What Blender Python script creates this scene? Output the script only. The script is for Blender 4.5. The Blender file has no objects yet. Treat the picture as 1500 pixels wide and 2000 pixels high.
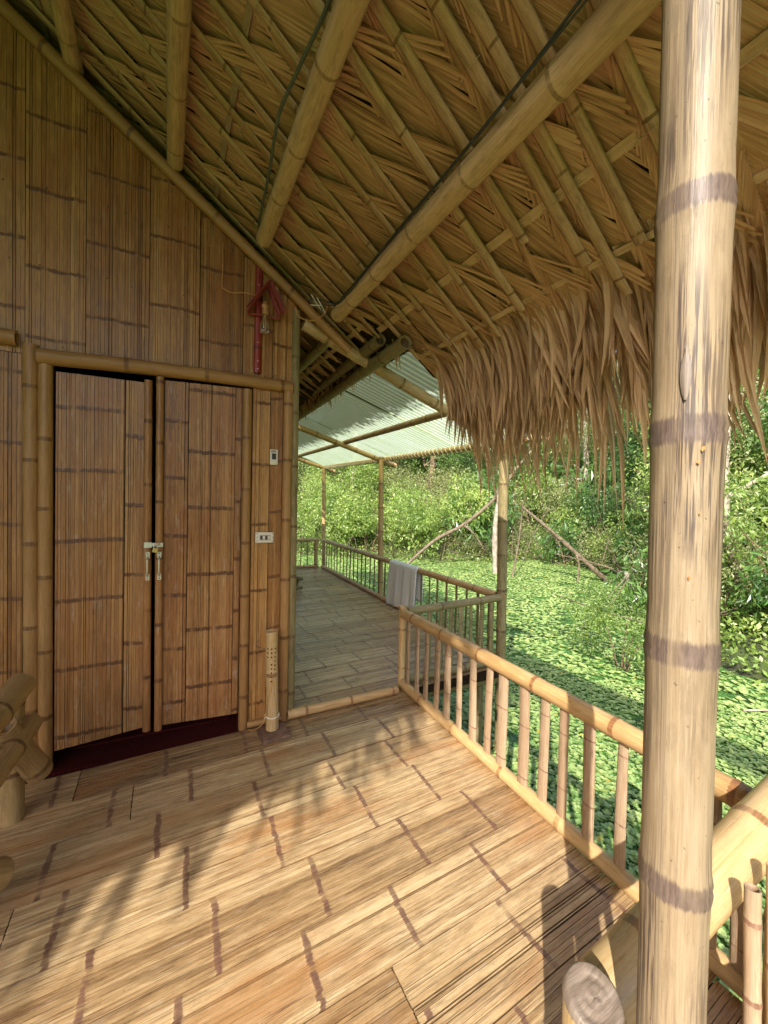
import bpy, math, random
import numpy as np
from mathutils import Matrix, Vector
rnd = random.Random(7)
rng = np.random.default_rng(11)
S = bpy.context.scene
COL = S.collection
# ------------------------------------------------------------------ camera
cam_d = bpy.data.cameras.new('camera'); cam = bpy.data.objects.new('camera', cam_d); COL.objects.link(cam)
cam_d.sensor_fit = 'VERTICAL'; cam_d.sensor_height = 36.0; cam_d.lens = 13.86
cam_d.clip_start = 0.02; cam_d.clip_end = 600
Rm = ((0.904, 0.012, 0.428), (-0.427, -0.028, 0.904), (0.023, -1.0, -0.021))
Rn = np.array(Rm); Rn[:, 0] /= np.linalg.norm(Rn[:, 0]); Rn[:, 2] -= Rn[:, 0]*(Rn[:, 0]@Rn[:, 2]); Rn[:, 2] /= np.linalg.norm(Rn[:, 2]); Rn[:, 1] = np.cross(Rn[:, 2], Rn[:, 0])
cam.matrix_world = Matrix(((Rn[0, 0], -Rn[0, 1], -Rn[0, 2], 0), (Rn[1, 0], -Rn[1, 1], -Rn[1, 2], 0), (Rn[2, 0], -Rn[2, 1], -Rn[2, 2], 1.5), (0, 0, 0, 1)))
S.camera = cam
# ------------------------------------------------------------------ light
SUN = Vector((0.97, 0.95, -1.0)).normalized()          # direction the light travels
w = bpy.data.worlds.new('World'); S.world = w; w.use_nodes = True
nt = w.node_tree; bg = nt.nodes['Background']; sky = nt.nodes.new('ShaderNodeTexSky')
sky.sky_type = 'NISHITA'; sky.sun_disc = False
sky.sun_elevation = math.asin(-SUN.z); sky.sun_rotation = math.atan2(-SUN.x, -SUN.y)
sky.air_density = 1.0; sky.dust_density = 2.5; sky.ozone_density = 0.6
nt.links.new(sky.outputs[0], bg.inputs[0]); bg.inputs[1].default_value = 0.15
sl = bpy.data.lights.new('sun', 'SUN'); sl.energy = 3.5; sl.angle = math.radians(0.5); sl.color = (1.0, 0.93, 0.82)
so = bpy.data.objects.new('sun', sl); COL.objects.link(so)
so.rotation_euler = SUN.to_track_quat('-Z', 'Y').to_euler()
S.view_settings.view_transform = 'Standard'; S.view_settings.look = 'None'; S.view_settings.gamma = 1
S.view_settings.use_curve_mapping = False
S.view_settings.exposure = 1.22
S.cycles.use_denoising = True
S.cycles.max_bounces = 8; S.cycles.diffuse_bounces = 6; S.cycles.transmission_bounces = 6; S.cycles.transparent_max_bounces = 8
S.cycles.sample_clamp_indirect = 8.0; S.cycles.caustics_reflective = False; S.cycles.caustics_refractive = False

# ------------------------------------------------------------------ node helpers
def new_mat(name):
    m = bpy.data.materials.new(name); m.use_nodes = True
    m.node_tree.nodes.clear(); return m, m.node_tree
def N(t, typ, **kw):
    n = t.nodes.new(typ)
    for k, v in kw.items(): setattr(n, k, v)
    return n
def L(t, a, b): t.links.new(a, b)
def val(t, s, v):
    if hasattr(v, 'is_linked') or isinstance(v, bpy.types.NodeSocket): t.links.new(v, s)
    else: s.default_value = v
def math_(t, op, a, b=0.0, c=None, clamp=False):
    n = N(t, 'ShaderNodeMath', operation=op, use_clamp=clamp); val(t, n.inputs[0], a); val(t, n.inputs[1], b)
    if c is not None: val(t, n.inputs[2], c)
    return n.outputs[0]
def vmul(t, v, s):
    n = N(t, 'ShaderNodeVectorMath', operation='MULTIPLY'); val(t, n.inputs[0], v); n.inputs[1].default_value = s; return n.outputs[0]
def noise(t, v, scale=1.0, detail=2.0, rough=0.5):
    n = N(t, 'ShaderNodeTexNoise'); n.inputs['Scale'].default_value = scale; n.inputs['Detail'].default_value = detail
    n.inputs['Roughness'].default_value = rough
    if v is not None: L(t, v, n.inputs['Vector'])
    return n.outputs[0]
def step(t, x, lo, hi):
    n = N(t, 'ShaderNodeMapRange', interpolation_type='SMOOTHSTEP'); val(t, n.inputs[0], x)
    n.inputs[1].default_value = lo; n.inputs[2].default_value = hi; return n.outputs[0]
def mix(t, f, a, b):
    n = N(t, 'ShaderNodeMix', data_type='RGBA'); val(t, n.inputs[0], f)
    for s, v in ((n.inputs[6], a), (n.inputs[7], b)):
        if isinstance(v, tuple): s.default_value = (*v, 1.0)
        else: L(t, v, s)
    return n.outputs[2]
def ramp(t, f, stops):
    n = N(t, 'ShaderNodeValToRGB'); e = n.color_ramp.elements
    while len(e) < len(stops): e.new(0.5)
    for k, (p, c) in enumerate(stops): e[k].position = p; e[k].color = (*c, 1.0)
    val(t, n.inputs[0], f); return n.outputs[0]
def attr(t, name):
    return N(t, 'ShaderNodeAttribute', attribute_name=name)
def bump(t, h, strength, dist):
    n = N(t, 'ShaderNodeBump'); n.inputs['Strength'].default_value = strength; n.inputs['Distance'].default_value = dist
    L(t, h, n.inputs['Height']); return n.outputs[0]

def bamboo_mat(name, dark, mid, light, node, stain=None, stain_amt=0.3, mark=0.3, rough=0.5, spec=0.4, pale=0.0, grime=0.0, moss=0.0, mt=0.51, hair=0.0):
    m, t = new_mat(name)
    gr = attr(t, 'gr').outputs['Vector']; tint = attr(t, 'tint').outputs['Fac']; nd = attr(t, 'nd').outputs['Fac']
    streak = noise(t, vmul(t, gr, (2.4, 240, 17)), 1, 4, 0.65)
    fine = noise(t, vmul(t, gr, (12, 520, 5)), 1, 3, 0.7)
    blot = noise(t, vmul(t, gr, (8, 60, 9)), 1, 5, 0.7)
    big = noise(t, vmul(t, gr, (1.3, 4, 3)), 1, 3, 0.55)
    v = math_(t, 'ADD', math_(t, 'MULTIPLY', tint, 0.55), math_(t, 'MULTIPLY', streak, 0.45))
    v = math_(t, 'ADD', v, math_(t, 'MULTIPLY', math_(t, 'SUBTRACT', blot, 0.5), 0.75))
    v = math_(t, 'ADD', v, math_(t, 'MULTIPLY', math_(t, 'SUBTRACT', fine, 0.5), 0.6))
    c = ramp(t, v, [(0.12, dark), (0.45, mid), (0.8, light)])
    if stain: c = mix(t, math_(t, 'MULTIPLY', step(t, big, 0.5, 0.72), stain_amt), c, stain)
    if mark > 0:
        mk = noise(t, vmul(t, gr, (5, 240, 23)), 1, 3, 0.7)
        area = step(t, noise(t, vmul(t, gr, (2.2, 9, 31)), 1, 2, 0.5), 0.42, 0.60)
        c = mix(t, math_(t, 'MULTIPLY', math_(t, 'MULTIPLY', step(t, mk, mt, mt+.11), area), mark), c, tuple(x*0.45 for x in node))
        sp = noise(t, vmul(t, gr, (90, 130, 11)), 1, 2, 0.5)
        c = mix(t, math_(t, 'MULTIPLY', step(t, sp, 0.69, 0.76), mark*0.8), c, tuple(x*0.5 for x in node))
    if hair > 0:
        hl = noise(t, vmul(t, gr, (1.8, 430, 53)), 1, 3, 0.75); hl2 = noise(t, vmul(t, gr, (2.5, 1100, 59)), 1, 2, 0.6)
        c = mix(t, math_(t, 'MULTIPLY', step(t, hl, 0.57, 0.66), hair), c, tuple(x*0.28 for x in mid))
        c = mix(t, math_(t, 'MULTIPLY', step(t, hl2, 0.60, 0.72), hair*.7), c, tuple(x*0.4 for x in mid))
    if pale > 0:
        pl = noise(t, vmul(t, gr, (7, 45, 13)), 1, 4, 0.7)
        c = mix(t, math_(t, 'MULTIPLY', step(t, pl, 0.56, 0.7), pale), c, (0.62, 0.55, 0.46))
    if moss > 0:
        c = mix(t, math_(t, 'MULTIPLY', step(t, noise(t, vmul(t, gr, (6, 20, 41)), 1, 4, 0.7), 0.4, 0.6), moss), c, (0.12, 0.14, 0.03))
    if grime > 0:
        c = mix(t, math_(t, 'MULTIPLY', step(t, noise(t, vmul(t, gr, (9, 28, 37)), 1, 5, 0.75), 0.5, 0.62), grime), c, tuple(x*0.35 for x in mid))
    nn = noise(t, vmul(t, gr, (30, 190, 19)), 1, 3, 0.7)
    wob = noise(t, vmul(t, gr, (2, 14, 29)), 1, 2, 0.5)
    nm = math_(t, 'ADD', nd, math_(t, 'ADD', math_(t, 'MULTIPLY', math_(t, 'SUBTRACT', nn, 0.5), 0.75), math_(t, 'MULTIPLY', math_(t, 'SUBTRACT', wob, 0.5), 0.7)))
    nmask = step(t, nm, 0.36, 0.74)
    ns_ = noise(t, vmul(t, gr, (3, 22, 43)), 1, 3, 0.6)
    nmask = math_(t, 'MULTIPLY', nmask, step(t, ns_, 0.22, 0.55))
    nc = mix(t, step(t, nn, 0.4, 0.65), node, tuple(x*0.55 for x in node))
    c = mix(t, math_(t, 'MULTIPLY', nmask, 0.88), c, nc)
    b = N(t, 'ShaderNodeBsdfPrincipled'); L(t, c, b.inputs['Base Color'])
    rr = math_(t, 'ADD', rough, math_(t, 'MULTIPLY', math_(t, 'SUBTRACT', blot, 0.5), 0.5)); L(t, rr, b.inputs['Roughness'])
    b.inputs['Specular IOR Level'].default_value = spec
    h = math_(t, 'ADD', math_(t, 'MULTIPLY', fine, 0.6), math_(t, 'ADD', streak, math_(t, 'MULTIPLY', nmask, 0.5)))
    L(t, bump(t, h, 0.55, 0.0012), b.inputs['Normal'])
    o = N(t, 'ShaderNodeOutputMaterial'); L(t, b.outputs[0], o.inputs[0]); return m

M = {}
M['floor'] = bamboo_mat('floor bamboo', (0.14, 0.075, 0.034), (0.38, 0.25, 0.122), (0.59, 0.44, 0.25), (0.17, 0.085, 0.06), (0.33, 0.15, 0.05), 0.75, 0.6, 0.33, 0.55, 0.2, 0.25, hair=.8)
M['wall'] = bamboo_mat('wall bamboo', (0.16, 0.066, 0.020), (0.37, 0.175, 0.055), (0.55, 0.31, 0.11), (0.15, 0.062, 0.025), (0.36, 0.14, 0.038), 0.6, 0.45, 0.38, 0.35, 0.12, 0.15, hair=.6)
M['door'] = bamboo_mat('door bamboo', (0.15, 0.062, 0.022), (0.34, 0.16, 0.056), (0.50, 0.28, 0.11), (0.12, 0.048, 0.022), (0.32, 0.12, 0.04), 0.6, 0.45, 0.36, 0.35, 0.30, 0.15, hair=.6)
M['pole'] = bamboo_mat('bamboo pole', (0.29, 0.17, 0.085), (0.60, 0.40, 0.215), (0.76, 0.56, 0.35), (0.34, 0.23, 0.11), (0.35, 0.19, 0.06), 0.45, 0.25, 0.45, 0.35, 0.12, 0.3)
M['frame'] = bamboo_mat('frame bamboo', (0.16, 0.075, 0.025), (0.34, 0.175, 0.060), (0.47, 0.28, 0.11), (0.17, 0.075, 0.03), (0.32, 0.15, 0.05), 0.4, 0.25, 0.42, 0.4, 0.05, 0.1)
M['rail'] = bamboo_mat('rail bamboo', (0.30, 0.17, 0.07), (0.50, 0.32, 0.14), (0.66, 0.47, 0.24), (0.27, 0.11, 0.045), (0.45, 0.22, 0.08), 0.5, 0.2, 0.4, 0.5, 0.25, 0.15)
M['baluster'] = bamboo_mat('baluster bamboo', (0.20, 0.12, 0.075), (0.34, 0.235, 0.145), (0.47, 0.355, 0.24), (0.22, 0.11, 0.07), (0.32, 0.16, 0.09), 0.35, 0.4, 0.55, 0.3, 0.3, 0.25)
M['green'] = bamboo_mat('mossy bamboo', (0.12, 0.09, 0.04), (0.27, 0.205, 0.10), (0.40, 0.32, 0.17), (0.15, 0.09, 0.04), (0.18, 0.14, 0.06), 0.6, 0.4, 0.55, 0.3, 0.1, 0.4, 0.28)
M['post'] = bamboo_mat('big post bamboo', (0.14, 0.09, 0.055), (0.265, 0.195, 0.12), (0.36, 0.285, 0.19), (0.13, 0.09, 0.08), (0.36, 0.25, 0.14), 0.4, 0.9, 0.5, 0.4, 0.0, 0.2, 0.0, 0.45)
M['log'] = bamboo_mat('bench bamboo', (0.30, 0.18, 0.075), (0.46, 0.31, 0.14), (0.58, 0.43, 0.23), (0.26, 0.12, 0.05), (0.52, 0.29, 0.11), 0.35, 0.2, 0.3, 0.5, 0.12, 0.1)
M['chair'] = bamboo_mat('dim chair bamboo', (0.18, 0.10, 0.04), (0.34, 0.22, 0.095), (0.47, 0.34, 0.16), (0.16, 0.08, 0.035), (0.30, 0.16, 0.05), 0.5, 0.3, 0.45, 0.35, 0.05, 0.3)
M['greyend'] = bamboo_mat('weathered cut end', (0.06, 0.042, 0.03), (0.17, 0.13, 0.10), (0.30, 0.25, 0.21), (0.10, 0.08, 0.07), None, 0, 0.3, 0.45, 0.5)
M['batten'] = bamboo_mat('batten bamboo', (0.22, 0.135, 0.075), (0.52, 0.345, 0.19), (0.72, 0.53, 0.33), (0.22, 0.13, 0.055), (0.33, 0.18, 0.065), 0.5, 0.3, 0.55, 0.25, 0.25, 0.45)
M['red'] = bamboo_mat('red painted bamboo', (0.10, 0.008, 0.005), (0.24, 0.016, 0.010), (0.36, 0.05, 0.03), (0.10, 0.01, 0.01), (0.20, 0.03, 0.02), 0.5, 0.4, 0.4, 0.5, 0.12, 0.1)

def leafy(name, c0, c1, c2, trans=0.4, rough=0.5, spots=None, scale=1.0, gloss=0.06):
    m, t = new_mat(name)
    tint = attr(t, 'tint').outputs['Fac']
    oi = N(t, 'ShaderNodeObjectInfo').outputs['Random']
    g = N(t, 'ShaderNodeNewGeometry').outputs['Position']
    bn = noise(t, g, 0.9*scale, 3, 0.6)
    v = math_(t, 'ADD', math_(t, 'MULTIPLY', tint, 0.5), math_(t, 'ADD', math_(t, 'MULTIPLY', bn, 0.55), math_(t, 'MULTIPLY', oi, 0.22)))
    c = ramp(t, v, [(0.3, c0), (0.6, c1), (0.9, c2)])
    if spots: c = mix(t, step(t, tint, 0.965, 0.975), c, spots)
    d = N(t, 'ShaderNodeBsdfDiffuse'); L(t, c, d.inputs[0])
    tr = N(t, 'ShaderNodeBsdfTranslucent'); L(t, mix(t, 0.35, c, (0.45, 0.6, 0.08)) if trans > 0.2 else c, tr.inputs[0])
    ms = N(t, 'ShaderNodeMixShader'); ms.inputs[0].default_value = trans; L(t, d.outputs[0], ms.inputs[1]); L(t, tr.outputs[0], ms.inputs[2])
    gl = N(t, 'ShaderNodeBsdfGlossy'); gl.inputs['Roughness'].default_value = rough
    m2 = N(t, 'ShaderNodeMixShader'); m2.inputs[0].default_value = gloss; L(t, ms.outputs[0], m2.inputs[1]); L(t, gl.outputs[0], m2.inputs[2])
    o = N(t, 'ShaderNodeOutputMaterial'); L(t, m2.outputs[0], o.inputs[0]); return m
M['leafA'] = leafy('bright leaves', (0.06, 0.12, 0.02), (0.26, 0.40, 0.08), (0.54, 0.64, 0.18), 0.5, 0.45, (0.42, 0.36, 0.06))
M['leafB'] = leafy('dark leaves', (0.03, 0.08, 0.025), (0.08, 0.18, 0.04), (0.17, 0.30, 0.07), 0.3, 0.35, (0.30, 0.28, 0.05))
M['leafC'] = leafy('dry twiggy leaves', (0.10, 0.13, 0.04), (0.22, 0.26, 0.09), (0.38, 0.40, 0.16), 0.3, 0.5, (0.30, 0.19, 0.10))
M['lettuce'] = leafy('water lettuce leaves', (0.09, 0.19, 0.05), (0.26, 0.40, 0.12), (0.47, 0.58, 0.21), 0.25, 0.35, (0.55, 0.42, 0.05), 1.2, 0.08)

def dry_leaf(name, c0, c1, c2, trans=0.12):
    m, t = new_mat(name)
    gr = attr(t, 'gr').outputs['Vector']; tint = attr(t, 'tint').outputs['Fac']
    st = noise(t, vmul(t, gr, (3, 420, 7)), 1, 3, 0.65); bl = noise(t, vmul(t, gr, (8, 40, 3)), 1, 3, 0.6)
    v = math_(t, 'ADD', math_(t, 'MULTIPLY', tint, 0.6), math_(t, 'ADD', math_(t, 'MULTIPLY', st, 0.55), math_(t, 'MULTIPLY', math_(t, 'SUBTRACT', bl, 0.4), 0.4)))
    c = ramp(t, v, [(0.25, c0), (0.56, c1), (0.95, c2)])
    b = N(t, 'ShaderNodeBsdfPrincipled'); L(t, c, b.inputs['Base Color']); b.inputs['Roughness'].default_value = 0.6
    b.inputs['Specular IOR Level'].default_value = 0.25
    L(t, bump(t, st, 0.5, 0.001), b.inputs['Normal'])
    tr = N(t, 'ShaderNodeBsdfTranslucent'); L(t, c, tr.inputs[0])
    ms = N(t, 'ShaderNodeMixShader'); ms.inputs[0].default_value = trans; L(t, b.outputs[0], ms.inputs[1]); L(t, tr.outputs[0], ms.inputs[2])
    o = N(t, 'ShaderNodeOutputMaterial'); L(t, ms.outputs[0], o.inputs[0]); return m
M['thatch'] = dry_leaf('dry palm leaflets', (0.20, 0.11, 0.058), (0.68, 0.435, 0.24), (0.87, 0.63, 0.41))
M['fringe'] = dry_leaf('dry palm fringe', (0.19, 0.11, 0.058), (0.64, 0.43, 0.245), (0.83, 0.63, 0.41), 0.2)

def plain(name, c, rough=0.5, spec=0.5, metal=0.0, nscale=20, var=0.2, bmp=0.0, trans=0.0):
    m, t = new_mat(name)
    tc = N(t, 'ShaderNodeTexCoord').outputs['Object']
    n = noise(t, tc, nscale, 4, 0.6)
    col = ramp(t, n, [(0.3, tuple(x*(1-var) for x in c)), (0.7, tuple(min(1, x*(1+var)) for x in c))])
    b = N(t, 'ShaderNodeBsdfPrincipled'); L(t, col, b.inputs['Base Color']); b.inputs['Roughness'].default_value = rough
    b.inputs['Specular IOR Level'].default_value = spec; b.inputs['Metallic'].default_value = metal
    if bmp: L(t, bump(t, n, bmp, 0.01), b.inputs['Normal'])
    if trans: b.inputs['Transmission Weight'].default_value = trans
    o = N(t, 'ShaderNodeOutputMaterial'); L(t, b.outputs[0], o.inputs[0]); return m
M['black'] = plain('painted hole dark', (0.012, 0.008, 0.005), 0.9, 0.1)
M['backing'] = plain('dark bamboo backing', (0.03, 0.017, 0.008), 0.9, 0.1)
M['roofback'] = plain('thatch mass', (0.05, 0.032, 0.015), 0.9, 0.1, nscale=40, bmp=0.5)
M['cable'] = plain('black cable', (0.05, 0.052, 0.042), 0.5, 0.4)
M['gcable'] = plain('grey green cable', (0.10, 0.12, 0.09), 0.5, 0.4)
M['wire'] = plain('copper coloured wire', (0.55, 0.28, 0.10), 0.4, 0.5)
M['steel'] = plain('worn steel', (0.62, 0.58, 0.50), 0.3, 0.5, 0.85, 60)
M['brass'] = plain('old brass', (0.45, 0.33, 0.10), 0.4, 0.5, 0.8, 60)
M['white'] = plain('white plastic', (0.72, 0.68, 0.60), 0.4, 0.5, var=0.06)
M['darkp'] = plain('dark plastic', (0.03, 0.025, 0.025), 0.35, 0.5)
M['greyp'] = plain('grey plastic', (0.30, 0.29, 0.26), 0.4, 0.5)
M['tie'] = plain('white cable tie', (0.7, 0.65, 0.55), 0.5)
M['tie2'] = plain('split bamboo tie', (0.42, 0.30, 0.15), 0.6)
M['carpet'] = plain('dark red mat', (0.055, 0.007, 0.006), 0.95, 0.1, nscale=90, var=0.5, bmp=0.4)
M['board'] = plain('brown base board', (0.17, 0.10, 0.07), 0.6, 0.3, nscale=30, var=0.4)
M['socket'] = plain('wooden bulb socket', (0.50, 0.27, 0.12), 0.45, 0.4)
M['cloth'] = plain('white towel cloth', (0.74, 0.75, 0.76), 0.95, 0.1, nscale=150, var=0.04, bmp=0.25)
M['bark'] = plain('pale bark', (0.18, 0.14, 0.10), 0.9, 0.1, nscale=9, var=0.5, bmp=0.8)
M['bark2'] = plain('brown bark', (0.17, 0.12, 0.08), 0.9, 0.1, nscale=9, var=0.5, bmp=0.8)
M['bark3'] = plain('whitish bark', (0.36, 0.31, 0.25), 0.9, 0.1, nscale=6, var=0.4, bmp=0.6)
M['smudge'] = plain('orange smudge', (0.62, 0.22, 0.06), 0.6)
M['filament'] = plain('filament', (0.85, 0.62, 0.25), 0.4, 0.5)
def glass_mat():
    m, t = new_mat('clear bulb glass')
    g = N(t, 'ShaderNodeBsdfGlossy'); g.inputs['Roughness'].default_value = 0.03
    tr = N(t, 'ShaderNodeBsdfTransparent'); tr.inputs[0].default_value = (0.97, 0.96, 0.93, 1)
    lw = N(t, 'ShaderNodeLayerWeight'); lw.inputs[0].default_value = 0.55
    ms = N(t, 'ShaderNodeMixShader'); L(t, lw.outputs['Facing'], ms.inputs[0]); L(t, tr.outputs[0], ms.inputs[1]); L(t, g.outputs[0], ms.inputs[2])
    o = N(t, 'ShaderNodeOutputMaterial'); L(t, ms.outputs[0], o.inputs[0]); return m
M['glass'] = glass_mat()
def sheet_mat():
    m, t = new_mat('translucent corrugated plastic')
    p = N(t, 'ShaderNodeNewGeometry').outputs['Position']
    n = noise(t, vmul(t, p, (2.0, 6.0, 2.0)), 1, 5, 0.7); n2 = noise(t, vmul(t, p, (9, 22, 9)), 1, 3, 0.7)
    c = ramp(t, n, [(0.3, (0.82, 0.90, 0.56)), (0.55, (0.92, 0.95, 0.70)), (0.8, (0.96, 0.97, 0.82))])
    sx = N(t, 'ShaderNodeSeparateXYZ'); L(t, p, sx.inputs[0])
    # old leaves and algae on the upper part, with thatch shade painted in
    litter_shade = math_(t, 'ADD', math_(t, 'MULTIPLY', math_(t, 'SUBTRACT', 2.04, sx.outputs[0]), 3.0), math_(t, 'MULTIPLY', math_(t, 'SUBTRACT', n2, 0.5), 1.8))
    sn = math_(t, 'SINE', math_(t, 'MULTIPLY', sx.outputs[1], 2*math.pi/.076))
    c = mix(t, math_(t, 'MULTIPLY', step(t, math_(t, 'ADD', sn, math_(t, 'MULTIPLY', math_(t, 'SUBTRACT', n, 0.5), 2.0)), 0.1, -0.7), 0.7), c, (0.45, 0.60, 0.24))  # valley dirt and rib shading put into the colour as stripes
    c = mix(t, math_(t, 'MULTIPLY', step(t, litter_shade, 0.0, 0.6), 0.93), c, (0.10, 0.11, 0.05))
    tl = N(t, 'ShaderNodeBsdfTranslucent'); L(t, c, tl.inputs[0])
    df = N(t, 'ShaderNodeBsdfPrincipled'); L(t, c, df.inputs['Base Color']); df.inputs['Roughness'].default_value = 0.25
    ms = N(t, 'ShaderNodeMixShader'); ms.inputs[0].default_value = 0.94; L(t, tl.outputs[0], ms.inputs[2]); L(t, df.outputs[0], ms.inputs[1])
    tp = N(t, 'ShaderNodeBsdfTransparent'); L(t, c, tp.inputs[0])
    m2 = N(t, 'ShaderNodeMixShader'); m2.inputs[0].default_value = 0.22; L(t, ms.outputs[0], m2.inputs[1]); L(t, tp.outputs[0], m2.inputs[2])
    o = N(t, 'ShaderNodeOutputMaterial'); L(t, m2.outputs[0], o.inputs[0]); return m
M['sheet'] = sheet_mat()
def ground_mat():
    m, t = new_mat('leaf littered bank soil')
    p = N(t, 'ShaderNodeNewGeometry').outputs['Position']
    a = noise(t, p, 1.2, 5, 0.65); b_ = noise(t, p, 14, 4, 0.7)
    c = ramp(t, math_(t, 'ADD', math_(t, 'MULTIPLY', a, 0.6), math_(t, 'MULTIPLY', b_, 0.4)), [(0.35, (0.035, 0.028, 0.016)), (0.5, (0.06, 0.08, 0.022)), (0.65, (0.09, 0.14, 0.03))])
    b = N(t, 'ShaderNodeBsdfPrincipled'); L(t, c, b.inputs['Base Color']); b.inputs['Roughness'].default_value = 0.95
    L(t, bump(t, b_, 0.8, 0.05), b.inputs['Normal'])
    o = N(t, 'ShaderNodeOutputMaterial'); L(t, b.outputs[0], o.inputs[0]); return m
M['ground'] = ground_mat()
def water_mat():
    m, t = new_mat('pond water with duckweed')
    p = N(t, 'ShaderNodeNewGeometry').outputs['Position']
    vo = N(t, 'ShaderNodeTexVoronoi'); vo.inputs['Scale'].default_value = 42; L(t, p, vo.inputs['Vector'])
    n = noise(t, p, 3, 4, 0.6); n2 = noise(t, p, 60, 2, 0.5)
    green = ramp(t, vo.outputs['Color'], [(0.1, (0.03, 0.10, 0.02)), (0.5, (0.07, 0.19, 0.035)), (0.9, (0.14, 0.28, 0.05))])
    f = step(t, math_(t, 'ADD', math_(t, 'MULTIPLY', n, 0.5), math_(t, 'MULTIPLY', n2, 0.5)), 0.42, 0.5)
    c = mix(t, f, (0.012, 0.02, 0.012), green)
    b = N(t, 'ShaderNodeBsdfPrincipled'); L(t, c, b.inputs['Base Color']); L(t, math_(t, 'ADD', 0.12, math_(t, 'MULTIPLY', f, 0.6)), b.inputs['Roughness'])
    L(t, bump(t, n2, 0.3, 0.01), b.inputs['Normal'])
    o = N(t, 'ShaderNodeOutputMaterial'); L(t, b.outputs[0], o.inputs[0]); return m
M['water'] = water_mat()

# ------------------------------------------------------------------ mesh builder
class MB:
    def __init__(s):
        s.v = []; s.g = []; s.t = []; s.n = []; s.f = []; s.mi = []; s.k = 0
    def add(s, V, F, G=None, T=0.5, ND=0.0, mi=0):
        V = np.asarray(V, float).reshape(-1, 3); c = len(V)
        s.v.append(V); s.g.append(np.asarray(G, float).reshape(-1, 3) if G is not None else V*1.0)
        s.t.append(np.broadcast_to(np.asarray(T, float), (c,))); s.n.append(np.broadcast_to(np.asarray(ND, float), (c,)))
        F = np.asarray(F, int) + s.k
        s.f.append(F); s.mi.append(np.full(len(F), mi)); s.k += c
    def build(s, name, mats, parent=None, smooth=False):
        me = bpy.data.meshes.new(name)
        V = np.concatenate(s.v); me.vertices.add(len(V)); me.vertices.foreach_set('co', V.astype(np.float32).ravel())
        loops = np.concatenate([f.ravel() for f in s.f]); sizes = np.concatenate([np.full(len(f), f.shape[1]) for f in s.f])
        me.loops.add(len(loops)); me.loops.foreach_set('vertex_index', loops.astype(np.int32))
        me.polygons.add(len(sizes)); st = np.concatenate([[0], np.cumsum(sizes)[:-1]])
        me.polygons.foreach_set('loop_start', st.astype(np.int32))
        me.polygons.foreach_set('material_index', np.concatenate(s.mi).astype(np.int32))
        me.polygons.foreach_set('use_smooth', np.full(len(sizes), smooth))
        if not isinstance(mats, (list, tuple)): mats = [mats]
        for m in mats: me.materials.append(m)
        a = me.attributes.new('gr', 'FLOAT_VECTOR', 'POINT'); a.data.foreach_set('vector', np.concatenate(s.g).astype(np.float32).ravel())
        a = me.attributes.new('tint', 'FLOAT', 'POINT'); a.data.foreach_set('value', np.concatenate(s.t).astype(np.float32))
        a = me.attributes.new('nd', 'FLOAT', 'POINT'); a.data.foreach_set('value', np.concatenate(s.n).astype(np.float32))
        me.update(calc_edges=True); me.validate()
        o = bpy.data.objects.new(name, me); COL.objects.link(o)
        if parent: o.parent = parent
        return o
def tag(o, label=None, cat=None, group=None, kind=None):
    if label: o['label'] = label
    if cat: o['category'] = cat
    if group: o['group'] = group
    if kind: o['kind'] = kind
    return o
def empty(name, label, cat, group=None, loc=(0, 0, 0)):
    o = bpy.data.objects.new(name, None); COL.objects.link(o); o.empty_display_size = 0.1
    return tag(o, label, cat, group)
def nrm(v): v = np.asarray(v, float); return v/np.linalg.norm(v)

def box(mb, c, ax, ay, az, hx, hy, hz, tint=0.5, mi=0, seed=0.0):
    c, ax, ay, az = map(lambda q: np.asarray(q, float), (c, ax, ay, az))
    P = []; G = []
    for sx in (-1, 1):
        for sy in (-1, 1):
            for sz in (-1, 1):
                P.append(c+ax*hx*sx+ay*hy*sy+az*hz*sz); G.append((hx*sx, hy*sy+hz*sz, seed))
    mb.add(P, [(0, 1, 3, 2), (4, 6, 7, 5), (0, 4, 5, 1), (2, 3, 7, 6), (0, 2, 6, 4), (1, 5, 7, 3)], G, tint, 0, mi)
X_, Y_, Z_ = np.eye(3)

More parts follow.
